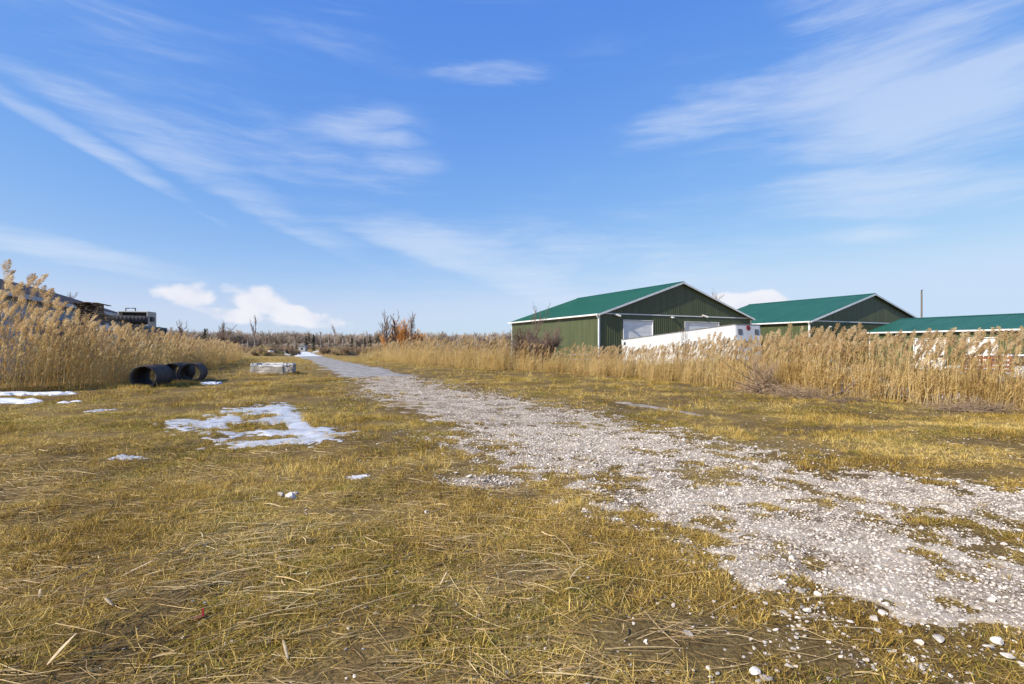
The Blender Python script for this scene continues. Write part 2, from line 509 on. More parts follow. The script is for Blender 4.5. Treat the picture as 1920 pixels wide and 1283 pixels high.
M['grass_dry'] = ramp_mat('grass_dry', [(.05, (.085, .046, .012)), (.27, (.235, .138, .028)), (.48, (.48, .315, .068)), (.72, (.74, .53, .155)), (1., (.92, .76, .36))], nscale=.55, namt=.55, transl=.2, blade=.45)
M['grass_green'] = ramp_mat('grass_green', [(.0, (.085, .085, .010)), (.5, (.24, .21, .030)), (1., (.48, .37, .085))], nscale=.7, namt=.5, transl=.2, blade=.45)
M['straw'] = ramp_mat('straw', [(.0, (.10, .058, .026)), (.3, (.25, .16, .07)), (.65, (.52, .375, .18)), (1., (.82, .66, .38))], nscale=.8, namt=.4, transl=.0)
M['husk'] = mat('husk', (.66, .53, .35), .8, (.52, .39, .23), 30, .2, transl=.2)
M['red_plastic'] = mat('red_plastic', (.45, .04, .045), .45)
M['brown_leaf'] = mat('brown_leaf', (.17, .07, .035), .8)


def ground_material():
    Mt = bpy.data.materials.new('ground'); Mt.use_nodes = True
    nt = Mt.node_tree; N, L = nt.nodes, nt.links
    b = N['Principled BSDF']; b.inputs['Roughness'].default_value = 1; b.inputs['Specular IOR Level'].default_value = .08
    g = N.new('ShaderNodeNewGeometry')

    def noise(s, d=6, st=None):
        n = N.new('ShaderNodeTexNoise'); n.inputs['Scale'].default_value = s; n.inputs['Detail'].default_value = d
        n.inputs['Roughness'].default_value = .62
        if st:
            mp = N.new('ShaderNodeMapping'); mp.inputs['Scale'].default_value = st
            L.new(g.outputs['Position'], mp.inputs[0]); L.new(mp.outputs[0], n.inputs['Vector'])
        else: L.new(g.outputs['Position'], n.inputs['Vector'])
        return n.outputs[0]

    def ramp(v, stops):
        c = N.new('ShaderNodeValToRGB'); e = c.color_ramp.elements
        e[0].position = stops[0][0]; e[0].color = (*stops[0][1], 1)
        e[1].position = stops[-1][0]; e[1].color = (*stops[-1][1], 1)
        for p, q in stops[1:-1]:
            k = e.new(p); k.color = (*q, 1)
        L.new(v, c.inputs[0]); return c.outputs[0]

    def mix(f, a, c, bt='MIX'):
        n = N.new('ShaderNodeMix'); n.data_type = 'RGBA'; n.blend_type = bt
        if isinstance(f, float): n.inputs[0].default_value = f
        else: L.new(f, n.inputs[0])
        L.new(a, n.inputs[6]); L.new(c, n.inputs[7]); return n.outputs[2]
    fine = ramp(noise(38, 8), [(.38, (.026, .016, .007)), (.5, (.12, .076, .024)), (.64, (.36, .245, .085))])
    patch = ramp(noise(.55, 7), [(.38, (.050, .030, .014)), (.47, (.13, .085, .032)), (.58, (.28, .19, .068)), (.7, (.17, .13, .038))])
    fib = ramp(noise(1, 6, (16, 90, 40)), [(.36, (.035, .022, .010)), (.5, (.19, .125, .05)), (.62, (.52, .38, .18))])
    fib2 = ramp(noise(1, 6, (75, 22, 40)), [(.36, (.05, .032, .014)), (.5, (.20, .135, .05)), (.64, (.46, .33, .14))])
    fine = mix(.5, fine, mix(.5, fib, fib2))
    col = mix(.42, fine, patch)
    far = ramp(noise(.06, 6), [(.35, (.30, .20, .06)), (.55, (.42, .29, .095)), (.7, (.23, .17, .05))])
    at = N.new('ShaderNodeAttribute'); at.attribute_name = 'far'
    col = mix(at.outputs['Fac'], col, mix(.4, far, fine))
    L.new(col, b.inputs['Base Color'])
    bp = N.new('ShaderNodeBump'); bp.inputs['Strength'].default_value = .9; bp.inputs['Distance'].default_value = .03
    L.new(noise(30, 7), bp.inputs['Height']); L.new(bp.outputs[0], b.inputs['Normal'])
    return Mt


def gravel_material(name, light, mid, dark, cell=26.0):
    Mt = bpy.data.materials.new(name); Mt.use_nodes = True
    nt = Mt.node_tree; N, L = nt.nodes, nt.links
    b = N['Principled BSDF']; b.inputs['Roughness'].default_value = .95; b.inputs['Specular IOR Level'].default_value = .1
    g = N.new('ShaderNodeNewGeometry')
    vo = N.new('ShaderNodeTexVoronoi'); vo.inputs['Scale'].default_value = cell
    L.new(g.outputs['Position'], vo.inputs['Vector'])
    n = N.new('ShaderNodeTexNoise'); n.inputs['Scale'].default_value = 1.4; n.inputs['Detail'].default_value = 9; n.inputs['Roughness'].default_value = .7
    L.new(g.outputs['Position'], n.inputs['Vector'])
    sp = N.new('ShaderNodeSeparateColor'); L.new(vo.outputs['Color'], sp.inputs[0])
    ad = N.new('ShaderNodeMath'); ad.operation = 'MULTIPLY_ADD'; ad.inputs[1].default_value = .45
    L.new(sp.outputs[0], ad.inputs[0]); 
    s2 = N.new('ShaderNodeMath'); s2.operation = 'MULTIPLY_ADD'; s2.inputs[1].default_value = 2.1; s2.inputs[2].default_value = -.75
    L.new(n.outputs[0], s2.inputs[0]); L.new(s2.outputs[0], ad.inputs[2])
    cr = N.new('ShaderNodeValToRGB'); e = cr.color_ramp.elements
    e[0].position = .12; e[0].color = (*dark, 1); e[1].position = .75; e[1].color = (*light, 1)
    q = e.new(.40); q.color = (*mid, 1)
    L.new(ad.outputs[0], cr.inputs[0]); L.new(cr.outputs[0], b.inputs['Base Color'])
    bp = N.new('ShaderNodeBump'); bp.inputs['Strength'].default_value = .5; bp.inputs['Distance'].default_value = .008; bp.invert = True
    L.new(vo.outputs['Distance'], bp.inputs['Height']); L.new(bp.outputs[0], b.inputs['Normal'])
    return Mt


M['ground'] = ground_material()
M['gravel'] = gravel_material('gravel', (.47, .395, .30), (.265, .20, .135), (.058, .037, .019), 62)
M['road_grey'] = gravel_material('road_grey', (.36, .335, .305), (.27, .25, .225), (.14, .115, .088), 14)
M['dirt'] = gravel_material('dirt', (.38, .32, .26), (.28, .23, .175), (.15, .11, .07), 30)


def ice_material():
    Mt = mat('ice', (.64, .62, .60), .25, (.42, .40, .38), 2.6, .5, bump=.12, bscale=14, world_space=True)
    return Mt


M['ice'] = ice_material()


# ------------------------------------------------------------------ the ground sheet
def graded(breaks):
    out = []
    for (a, b, st) in breaks: out += list(np.arange(a, b - 1e-6, st))
    out.append(breaks[-1][1]); return np.array(out)


def build_ground():
    xs = graded([(-2500, -400, 300), (-400, -60, 20), (-60, -24, 1.5), (-24, -8, .35), (-8, 8, .085), (8, 20, .35), (20, 60, 1.5), (60, 400, 20), (400, 2500, 300)])
    ys = graded([(-300, -20, 40), (-20, 0, 1.5), (0, 1.8, .3), (1.8, 9, .075), (9, 16, .16), (16, 40, .5), (40, 120, 2.5), (120, 400, 20), (400, 4000, 300)])
    X, Y = np.meshgrid(xs, ys)
    Z = H(X, Y)
    V = np.stack([X, Y, Z], -1).reshape(-1, 3)
    nx, ny = len(xs), len(ys)
    i = np.arange(nx - 1)[None, :] + np.arange(ny - 1)[:, None] * nx
    i = i.ravel()
    Fq = np.stack([i, i + 1, i + 1 + nx, i + nx], -1)
    me = mesh_np('ground', V, Fq, mats=M['ground'], smooth=True)
    a = me.attributes.new('far', 'FLOAT', 'POINT')
    a.data.foreach_set('value', ss(25, 70, np.hypot(V[:, 0], V[:, 1])).astype(np.float32))
    o = bpy.data.objects.new('ground', me); link(o)
    tag(o, 'rough dry grass field with matted thatch and bare soil', 'ground', kind='structure')


build_ground()


def sheet(name, X, Y, mask, material, lift=.02, depth=.06, label=None, cat=None, kind='structure', edge=.25, thick=0.0):
    """a sheet on a warped grid: it rises out of the ground where mask > .5"""
    k = np.clip((mask - .5) / edge, -1, 1)
    Z = H(X, Y) + np.where(k > 0, k * lift + thick * np.clip(k, 0, 1) ** .5, k * depth)
    ny, nx = X.shape
    V = np.stack([X, Y, Z], -1).reshape(-1, 3)
    i = (np.arange(nx - 1)[None, :] + np.arange(ny - 1)[:, None] * nx).ravel()
    Fq = np.stack([i, i + 1, i + 1 + nx, i + nx], -1)
    kk = k.ravel()
    keep = kk[Fq].max(1) > -.85
    Fq = Fq[keep]
    used = np.unique(Fq); remap = np.zeros(len(V), np.int64); remap[used] = np.arange(len(used))
    me = mesh_np(name, V[used], remap[Fq], mats=material, smooth=True)
    o = bpy.data.objects.new(name, me); link(o)
    return tag(o, label, cat, kind=kind)


# gravel track (near) and grey road (far)
ysn = np.concatenate([np.arange(-4, 1.6, .2), np.arange(1.6, 9, .06), np.arange(9, 16, .12), np.arange(16, 33, .3)])
tt = np.linspace(-2.1, 2.1, 130)
T, YY = np.meshgrid(tt, ysn)
XX = np.interp(YY, TC_Y, TC_X) + T * np.interp(YY, TW_Y, TW)
sheet('gravel_track', XX, YY, gravel(XX, YY) * .9 + .05, M['gravel'], .007, .03, 'pale limestone gravel track curving through the grass', 'track')
ysf = np.concatenate([np.arange(26, 45, .35), np.arange(45, 100, 1.2), np.arange(100, 135, 4)])
tt = np.linspace(-1.25, 1.25, 40)
T, YY = np.meshgrid(tt, ysf)
XX = np.interp(YY, TC_Y, TC_X) + T * np.interp(YY, TW_Y, TW) * (1 + .12 * np.sin(YY * .2))
mk = 1.35 - np.abs(T) + (fbm(XX / 1.1, YY / 1.6, 77, 4) - .5) * .9
mk = np.minimum(mk, .5 + (YY - 27.2 - (fbm(XX / .8, YY / 2, 78, 3) - .5) * 3) * .3)
sheet('road', XX, YY, mk, M['road_grey'], .035, .1, 'smooth grey crushed road running on towards the trees', 'road', edge=.3)


# frozen puddle, snow patches and a bare dirt strip
def poly_sd(X, Y, pts):
    P = np.array(pts); d = np.full(X.shape, 1e9); ins = np.zeros(X.shape, bool)
    for k in range(len(P)):
        a = P[k]; b = P[(k + 1) % len(P)]
        e = b - a
        t = np.clip(((X - a[0]) * e[0] + (Y - a[1]) * e[1]) / (e @ e), 0, 1)
        d = np.minimum(d, np.hypot(X - a[0] - t * e[0], Y - a[1] - t * e[1]))
        c = (a[1] > Y) != (b[1] > Y)
        xi = a[0] + (Y - a[1]) / (b[1] - a[1] + 1e-12) * e[0]
        ins ^= c & (X < xi)
    return np.where(ins, d, -d)


PUD = [G(*p) for p in [(312, 797), (345, 788), (395, 786), (430, 768), (470, 764), (515, 757), (545, 762), (556, 775), (565, 786), (585, 799), (620, 800), (655, 812),
                       (650, 828), (600, 832), (560, 838), (500, 834), (470, 836), (430, 828), (395, 826), (372, 812), (330, 808)]]
ISL = [(*G(528, 800), .33, .34), (*G(492, 783), .30, .45), (*G(455, 800), .40, .22), (*G(520, 818), .55, .12), (*G(412, 806), .35, .16), (*G(588, 790), .4, .5), (*G(470, 815), .3, .12), (*G(440, 778), .2, .25)]


def puddle_mask(X, Y):
    m_ = .5 + poly_sd(X, Y, PUD) * 1.1
    n = fbm(X / .30, Y / .30, 55, 4) - .5
    n2 = fbm(X / .09, Y / .12, 56, 2) - .5
    m_ = np.minimum(m_, .80) + n * 1.05 + n2 * 1.05
    for (a, b, w, h) in ISL:
        m_ = m_ - 1.0 * np.exp(-((X - a) / w) ** 2 - ((Y - b) / h) ** 2)
    # the clear channel
    ch = [G(520, 765), G(552, 790), G(575, 812), G(600, 825)]
    for k in range(3):
        a = np.array(ch[k]); b = np.array(ch[k + 1]); e = b - a
        t = np.clip(((X - a[0]) * e[0] + (Y - a[1]) * e[1]) / (e @ e), 0, 1)
        dd = np.hypot(X - a[0] - t * e[0], Y - a[1] - t * e[1])
        m_ = np.maximum(m_, 1.25 - dd / .30)
    return m_


X, Y = np.meshgrid(np.arange(-8.2, -2.2, .04), np.arange(7.6, 14.9, .045))
sheet('frozen_puddle', X, Y, puddle_mask(X, Y), M['ice'], .012, .05, 'frozen meltwater puddle with grass poking through the ice', 'puddle', edge=.2)
SNOW = [((-16.6, 14.6), 3.4, .75, 1, .06, 'long snow patch lying in front of the tall reeds', -.03), ((-16.1, 16.9), 1.3, .55, 2, .06, 'small snow strip at the foot of the tall reeds', 0),
        (G(238, 858), .27, .16, 3, .003, 'tiny icy snow remnant left in the foreground grass', 0), (G(397, 719), .40, .4, 4, .04, 'small snow heap beside the black culvert pipes', 0),
        (G(668, 889), .14, .10, 5, .003, 'snow scrap near the track edge in the grass', 0), (G(188, 771), .32, .3, 6, .012, 'thin grey snow film in front of the pipes', 0)]


def snow_mask(X, Y):
    r = np.zeros(np.shape(X))
    for (c, a, b, s, t, l, sk) in SNOW:
        q = 1.3 - ((X - c[0]) / a) ** 2 - ((Y - c[1] - sk * (X - c[0])) / b) ** 2 + (fbm(X / (.22 * a), Y / (.30 * b), 60 + s, 5) - .5) * 2.8
        r = np.maximum(r, q)
    return r


for (c, a, b, s, t, l, sk) in SNOW:
    X, Y = np.meshgrid(np.linspace(c[0] - a * 1.6, c[0] + a * 1.6, 90), np.linspace(c[1] - b * 1.7, c[1] + b * 1.7, 50))
    sheet('snow_patch', X, Y, snow_mask(X, Y), M['snow'] if t > .03 else M['ice'], .02 if t > .03 else .006, .08, l, 'snow', edge=.5, thick=t)
X, Y = np.meshgrid(np.linspace(-44.5, -34.5, 30), np.linspace(78, 150, 60))
c = np.interp(Y, TC_Y, TC_X)
mk = 1.2 - ((X - c + .3) / 2.6) ** 2
XX = c + (X + 39.5) * .62
mk = 1.25 - np.abs((XX - c) / 2.5) ** 3 + (fbm(XX / 1, Y / 5, 91, 3) - .5) * .5 - ss(84, 80, Y) - ss(140, 150, Y)
sheet('snow_patch', XX, Y, mk, M['snow'], .05, .2, 'bright snow lying across the far end of the road', 'snow', edge=.5, thick=.06)
pa, pb = np.array(G(1150, 754)), np.array(G(1335, 781))
e = pb - pa; Ln = np.hypot(*e); e = e / Ln; nrm = np.array([-e[1], e[0]])
U, W = np.meshgrid(np.linspace(-.6, Ln + .6, 70), np.linspace(-.7, .7, 30))
XX = pa[0] + e[0] * U + nrm[0] * W; YY = pa[1] + e[1] * U + nrm[1] * W
mk = .85 - (W / (.36)) ** 2 - ss(Ln - .6, Ln + .5, U) - ss(.6, -.5, U) + (fbm(XX / .4, YY / .4, 95, 4) - .5) * 1.2
sheet('dirt_strip', XX, YY, mk, M['dirt'], .015, .05, 'narrow bare dirt rut beside the gravel track', 'dirt', edge=.3)


# ------------------------------------------------------------------ scatter by geometry nodes
def scatter(name, pts, rot, scl, idx, meshes, label, cat):
    coll = bpy.data.collections.new(name + '_kinds')
    for k, me in enumerate(meshes):
        coll.objects.link(bpy.data.objects.new('%s_kind_%02d' % (name, k), me))
    me = bpy.data.meshes.new(name)
    n = len(pts)
    me.vertices.add(n); me.vertices.foreach_set('co', np.asarray(pts, np.float32).ravel())
    a = me.attributes.new('rot', 'FLOAT_VECTOR', 'POINT'); a.data.foreach_set('vector', np.asarray(rot, np.float32).ravel())
    a = me.attributes.new('scl', 'FLOAT', 'POINT'); a.data.foreach_set('value', np.asarray(scl, np.float32))
    a = me.attributes.new('idx', 'INT', 'POINT'); a.data.foreach_set('value', np.asarray(idx, np.int32))
    o = bpy.data.objects.new(name, me); link(o)
    ng = bpy.data.node_groups.new(name, 'GeometryNodeTree')
    ng.interface.new_socket('Geometry', in_out='INPUT', socket_type='NodeSocketGeometry')
    ng.interface.new_socket('Geometry', in_out='OUTPUT', socket_type='NodeSocketGeometry')
    N, L = ng.nodes, ng.links
    gi = N.new('NodeGroupInput'); go = N.new('NodeGroupOutput')
    ci = N.new('GeometryNodeCollectionInfo'); ci.inputs['Collection'].default_value = coll
    ci.inputs['Separate Children'].default_value = True; ci.inputs['Reset Children'].default_value = True
    ip = N.new('GeometryNodeInstanceOnPoints'); ip.inputs['Pick Instance'].default_value = True

    def attr(nm, ty):
        q = N.new('GeometryNodeInputNamedAttribute'); q.data_type = ty; q.inputs['Name'].default_value = nm
        return q.outputs['Attribute']
    L.new(gi.outputs[0], ip.inputs['Points']); L.new(ci.outputs[0], ip.inputs['Instance'])
    L.new(attr('idx', 'INT'), ip.inputs['Instance Index']); L.new(attr('rot', 'FLOAT_VECTOR'), ip.inputs['Rotation'])
    L.new(attr('scl', 'FLOAT'), ip.inputs['Scale']); L.new(ip.outputs[0], go.inputs[0])
    md = o.modifiers.new('scatter', 'NODES'); md.node_group = ng
    return tag(o, label, cat, kind='stuff')


def blades(n, spread, hmin, hmax, wid, lean, rng, flat=0.0, segs=2):
    """a tuft of tapered bent blades -> V, F"""
    V = []; Fc = []
    for _ in range(n):
        a = rng.uniform(0, 2 * math.pi); r = spread * math.sqrt(rng.uniform())
        bx, by = r * math.cos(a), r * math.sin(a)
        h = rng.uniform(hmin, hmax); th = rng.uniform(0, 2 * math.pi)
        le = lean * rng.uniform(.2, 1.0)
        if rng.uniform() < flat: le = rng.uniform(2.0, 5.0)
        L_ = h
        dx, dy = math.cos(th), math.sin(th)
        ph = rng.uniform(0, 2 * math.pi)
        wx, wy = math.cos(ph) * wid / 2, math.sin(ph) * wid / 2
        z0 = rng.uniform(-.01, .005)
        n0 = len(V)
        el = math.atan2(1, le)
        px, py, pz = bx, by, z0
        for s in range(segs + 1):
            t = s / segs
            ww = (1 - t * .85)
            if s < segs:
                V += [(px - wx * ww, py - wy * ww, pz), (px + wx * ww, py + wy * ww, pz)]
            else:
                V += [(px, py, pz)]
            e2 = el - t * rng.uniform(.1, .7)
            px += dx * math.cos(e2) * L_ / segs; py += dy * math.cos(e2) * L_ / segs; pz += math.sin(e2) * L_ / segs
        for s in range(segs - 1):
            Fc += [(n0 + 2 * s, n0 + 2 * s + 1, n0 + 2 * s + 3), (n0 + 2 * s, n0 + 2 * s + 3, n0 + 2 * s + 2)]
        s = segs - 1
        Fc += [(n0 + 2 * s, n0 + 2 * s + 1, n0 + 2 * s + 2)]
    return V, Fc


def cone_points(n, d0, d1, p=1.0, margin=1.25, side=1.5):
    """random ground points inside (a bit more than) the view between two distances, area-uniform"""
    d = np.sqrt(RNG.uniform(d0 ** 2, d1 ** 2, n)) if p == 1 else (RNG.uniform(d0 ** p, d1 ** p, n)) ** (1 / p)
    x = RNG.uniform(-1, 1, n) * (d * margin + side)
    return x, d


# --- grass
gr = np.random.default_rng(5)
K = []


def tuft(name, material, n, *a, segs=2):
    V, Fc = blades(n, *a, segs=segs)
    me = mesh_np(name, V, None, Fc, mats=material)
    per = 2 * segs + 1
    at = me.attributes.new('rnd', 'FLOAT', 'POINT')
    at.data.foreach_set('value', np.repeat(gr.uniform(0, 1, n), per).astype(np.float32)[:len(me.vertices)])
    K.append(me)


for k in range(6): tuft('dry_tuft', M['grass_dry'], 20, .085, .02, .065, .0058, 1.3, gr, .55)
for k in range(3): tuft('dry_clump', M['grass_dry'], 20, .045, .05, .12, .0055, .7, gr, .25, segs=3)
for k in range(3): tuft('green_tuft', M['grass_green'], 24, .085, .015, .045, .007, 1.2, gr, .4)
for k in range(4): tuft('flat_thatch', M['grass_dry'], 18, .10, .07, .17, .0050, 3, gr, 1.0)


def build_grass():
    P = []; S = []; I = []
    for (n, d0, d1, sc) in [(34000, 1.6, 6.0, .95), (32000, 6.0, 12.0, 1.1), (30000, 12, 26, 1.7), (22000, 26, 70, 3.0)]:
        x, y = cone_points(n, d0, d1)
        g = gravel(x, y)
        road = (y > 26) & (np.abs(x - np.interp(y, TC_Y, TC_X)) < np.interp(y, TW_Y, TW) * 1.0)
        pm = np.where((y < 15) & (x < -2), puddle_mask(x, y), 0)
        sn = snow_mask(x, y)
        bare = fbm(x / .7, y / .7, 101, 3)
        keep = (RNG.uniform(0, 1, n) > np.minimum(g * 1.1 + .15 * (g > .2), .965)) & ~road & ((pm < .5) | (RNG.uniform(0, 1, n) < .35 * ss(1.15, .6, pm))) & ((sn < .5)) & (bare + RNG.uniform(-.12, .12, n) > .40 + .05 * ss(.45, .6, fbm(x / 2.6, y / 1.8, 161, 2)))
        keep &= (x < rx(y) + 1.5) & (x > lx(y) - 2)
        x, y, g = x[keep], y[keep], g[keep]
        m_ = len(x)
        pg = fbm(x / 1.6, y / 1.6, 111, 3)
        pk = fbm(x / 2.2, y / 2.2, 121, 3)
        u = RNG.uniform(0, 1, m_)
        idx = RNG.integers(0, 6, m_)
        idx = np.where(u < ss(.42, .64, pg) * .72, RNG.integers(9, 12, m_), idx)
        u = RNG.uniform(0, 1, m_)
        idx = np.where(u < ss(.52, .70, pk) * .3 + .04, RNG.integers(6, 9, m_), idx)
        u = RNG.uniform(0, 1, m_)
        idx = np.where(u < .25 + .75 * ss(.47, .36, fbm(x / .7, y / .7, 101, 3)), RNG.integers(12, 16, m_), idx)
        s = sc * RNG.uniform(.6, 1.25, m_) * (1 - .35 * (g > .2))
        P.append(np.stack([x, y, H(x, y)], -1)); S.append(s); I.append(idx)
    for (cx_, cy_, w_, h_, n_) in [(-14.3, 19.0, .9, .25, 70), (-13.6, 20.3, .3, .8, 40), (-14.0, 21.6, .6, .25, 50), (-15.0, 22.2, .5, .3, 40), (-13.4, 27.85, 1.0, .12, 60), (-12.2, 28.4, .25, .6, 30), (-13.4, 29.4, .5, .4, 30), (-14.4, 29, .2, .5, 25)]:
        x = RNG.normal(cx_, w_ * .6, n_); y = RNG.normal(cy_, h_ * .6, n_)
        P.append(np.stack([x, y, H(x, y)], -1)); S.append(RNG.uniform(1.2, 2.4, n_)); I.append(RNG.integers(6, 9, n_))
    P = np.concatenate(P); S = np.concatenate(S); I = np.concatenate(I)
    rot = np.zeros((len(P), 3)); rot[:, 2] = RNG.uniform(0, 6.283, len(P))
    scatter('grass', P, rot, S, I, K, 'short dry yellow and olive grass covering the field', 'grass')


build_grass()


# --- straw litter: chopped reed stalks lying flat
def stalk_mesh(L_, r, bend, rng):
    b = MB()
    pts = []
    for k in range(4):
        t = k / 3
        pts.append(((t - .5) * L_, bend * math.sin(t * math.pi) * L_, .012 * math.sin(t * 3)))
    b.tube(pts, [r, r, r * .9, r * .7], 4, True)
    me = bpy.data.meshes.new('stalk'); me.from_pydata(b.v, [], b.f); me.materials.append(M['straw']); me.update()
    return me


SK = [stalk_mesh(l, r, b, gr) for (l, r, b) in [(.20, .0016, .01), (.28, .0019, .015), (.34, .0022, .02), (.42, .0026, .01), (.12, .0016, .0), (.30, .0014, .03), (.16, .002, .01), (.24, .0013, .02)]]
for k in range(2):
    v, f = [], []
    L_ = (.22, .14)[k]; w = (.0035, .0045)[k]
    for s in range(5):
        t = s / 4
        ww = w * (1 - abs(t - .4) * 1.2)
        v += [((t - .5) * L_, -ww + .008 * math.sin(t * 3), .006 * math.sin(t * 4)), ((t - .5) * L_, ww + .008 * math.sin(t * 3), .006 * math.sin(t * 4) + .003)]
    for s in range(4): f.append((2 * s, 2 * s + 2, 2 * s + 3, 2 * s + 1))
    SK.append(mesh_np('dead_leaf', v, f, mats=M['straw']))


def build_straw():
    x, y = cone_points(70000, 1.6, 9.0, p=1.8)
    dens = (.18 + .55 * ss(.36, .66, fbm(x / 1.1, y / .7, 131, 3))) * ss(1.9, -1.3, x - .2 * y) * ss(8.5, 4.0, y) + .06 * ss(12, 5, y)
    dens *= (1 - gravel(x, y))
    keep = (RNG.uniform(0, 1, len(x)) < dens) & (snow_mask(x, y) < .5)
    keep &= ~((y > 8) & (x < -2) & (puddle_mask(x, y) > .45))
    x, y = x[keep], y[keep]
    # bleached bundles
    bx, by = [], []
    for (c, n, s) in [(G(45, 1008), 110, (.42, .2)), (G(590, 990), 40, (.25, .08)), (G(470, 875), 30, (.12, .1)), (G(380, 955), 30, (.3, .1)), (G(1290, 1190), 30, (.12, .06)), (G(150, 1000), 50, (.35, .15))]:
        bx.append(RNG.normal(c[0], s[0], n)); by.append(RNG.normal(c[1], s[1], n))
    x = np.concatenate([x] + bx); y = np.concatenate([y] + by)
    n = len(x)
    rot = np.zeros((n, 3))
    flow = (fbm(x / 2.0, y / 1.2, 141, 2) - .5) * 1.6 + .12
    rot[:, 2] = flow + RNG.normal(0, .45, n) + (RNG.uniform(0, 1, n) < .22) * RNG.uniform(-1.5, 1.5, n)
    rot[:, 1] = RNG.normal(0, .07, n)
    rot[:, 0] = RNG.uniform(0, 6.28, n)
    z = H(x, y) + .006 + RNG.uniform(0, .026, n)
    scatter('straw_litter', np.stack([x, y, z], -1), rot, RNG.uniform(.45, 1.15, n), RNG.integers(0, len(SK), n), SK,
            'chopped dead reed stalks strewn flat over the foreground grass', 'straw')


build_straw()


# --- stones
def stone_mesh(seed, flat=.6):
    rng = np.random.default_rng(seed)
    import bmesh
    bm = bmesh.new()
    bmesh.ops.create_icosphere(bm, subdivisions=2, radius=1)
    nrm = rng.normal(size=(11, 3)); nrm /= np.linalg.norm(nrm, axis=1)[:, None]
    cut = rng.uniform(.42, .78, 11)
    sc = np.array([1.25, rng.uniform(.7, 1.15), flat * rng.uniform(.75, 1.3)])
    for v in bm.verts:
        p = np.array(v.co)
        for q, c_ in zip(nrm, cut):
            d_ = p @ q
            if d_ > c_: p = p - q * (d_ - c_)
        v.co = p * sc
    me = bpy.data.meshes.new('stone'); bm.to_mesh(me); bm.free(); me.materials.append(M['stone'])
    return me


ST = [stone_mesh(s) for s in range(8)]


def build_gravel():
    P = []; S = []
    for (n, d0, d1, s0, s1) in [(64000, 1.6, 5.5, .0035, .014), (64000, 5.5, 10, .006, .018), (36000, 10, 18, .010, .022), (11000, 18, 27, .016, .030), (4500, 1.6, 9, .010, .030)]:
        x, y = cone_points(n * 2, d0, d1, margin=1.3)
        g = gravel(x, y)
        k = fbm(x / .4, y / .4, 151, 2)
        keep = RNG.uniform(0, 1, len(x)) < np.clip(g * 1.1 + .02, 0, 1) ** 1.1 * .75 + .008 + .075 * np.exp(-((x - np.interp(y, TC_Y, TC_X)) / (np.interp(y, TW_Y, TW) * 1.25)) ** 4)
        keep &= (snow_mask(x, y) < .5) & (x < rx(y)) & (x > -3 - .15 * y) & ~((y < 15) & (x < -2.2))
        x, y = x[keep], y[keep]
        s = s0 + (s1 - s0) * RNG.uniform(0, 1, len(x)) ** 2.2
        P.append(np.stack([x, y, H(x, y) + .006 * (gravel(x, y) > .5) + s * .22], -1)); S.append(s)
    P = np.concatenate(P); S = np.concatenate(S)
    rot = RNG.uniform(-.35, .35, (len(P), 3)); rot[:, 2] = RNG.uniform(0, 6.283, len(P))
    scatter('gravel', P, rot, S, RNG.integers(0, 8, len(P)), ST, 'loose pale limestone gravel strewn along the track', 'gravel')


build_gravel()


# ------------------------------------------------------------------ reeds
def reed_parts(h, rng, plume_len, lean, leaves=5):
    """stalk, leaves, plume of one reed, wind from the left"""
    def pos(t): return Vector((lean * h * t ** 2.2, .02 * h * math.sin(t * 3 + lean * 40), h * t * (1 - .12 * lean * t)))
    st = MB()
    st.tube([pos(t) for t in (0, .3, .6, .85, 1)], [.0068, .006, .005, .004, .003], 3, False)
    lv = []
    for k in range(leaves):
        t = rng.uniform(.2, .82); p = pos(t)
        a = rng.normal(0, .8) if rng.uniform() < .75 else rng.uniform(0, 6.28)
        dx, dy = math.cos(a), math.sin(a)
        L_ = rng.uniform(.22, .5); w = rng.uniform(.006, .012); up = rng.uniform(.3, 1.3)
        b = MB(); v = []
        q = p.copy(); el = up
        for s in range(4):
            ww = w * (1, 1.1, .75, 0)[s]
            v.append((q + Vector((-dy * ww, dx * ww, 0)), q + Vector((dy * ww, -dx * ww, 0))))
            q = q + Vector((dx * math.cos(el), dy * math.cos(el), math.sin(el))) * (L_ / 3)
            el -= rng.uniform(.3, .9)
        for s in range(3):
            b.poly([v[s][0], v[s][1], v[s + 1][1], v[s + 1][0]])
        lv.append(b)
    pl = MB()
    if plume_len > 0:
        top = pos(1.0)
        dirv = (pos(1.0) - pos(.9)).normalized()
        base = top - dirv * plume_len * .25
        n = int(150 * (plume_len / .36))
        bend = rng.uniform(.15, .5)
        for k in range(n):
            t = rng.uniform(0, 1) ** .9
            ax = base + dirv * (plume_len * t) + Vector((bend * plume_len * t * t * .8, 0, -bend * .25 * plume_len * t * t))
            wid = plume_len * .34 * math.sin(math.pi * min(1, .12 + t * .88)) ** .8 + .008
            a = rng.uniform(0, 6.28)
            off = Vector((math.cos(a) * .7 + .45, math.sin(a), rng.uniform(.2, 1.0))).normalized()
            L_ = wid * rng.uniform(.5, 1.1)
            tip = ax + off * L_
            sd_ = off.cross(Vector((rng.normal(), rng.normal(), rng.normal()))).normalized() * rng.uniform(.004, .0095)
            mid = ax + off * L_ * .55
            pl.poly([ax, mid + sd_, tip, mid - sd_])
    return st, lv, pl


def join_parts(name, parts):
    st, lv, pl = parts
    me = bpy.data.meshes.new(name)
    V = []; Fc = []; mi = []
    for b, k in [(st, 0)] + [(b, 1) for b in lv] + [(pl, 2)]:
        n = len(V); V += b.v; Fc += [tuple(i + n for i in f) for f in b.f]; mi += [k] * len(b.f)
    me.from_pydata(V, [], Fc)
    for m_ in ('reed', 'reed_leaf', 'plume'): me.materials.append(M[m_])
    me.polygons.foreach_set('material_index', mi)
    me.update()
    return me


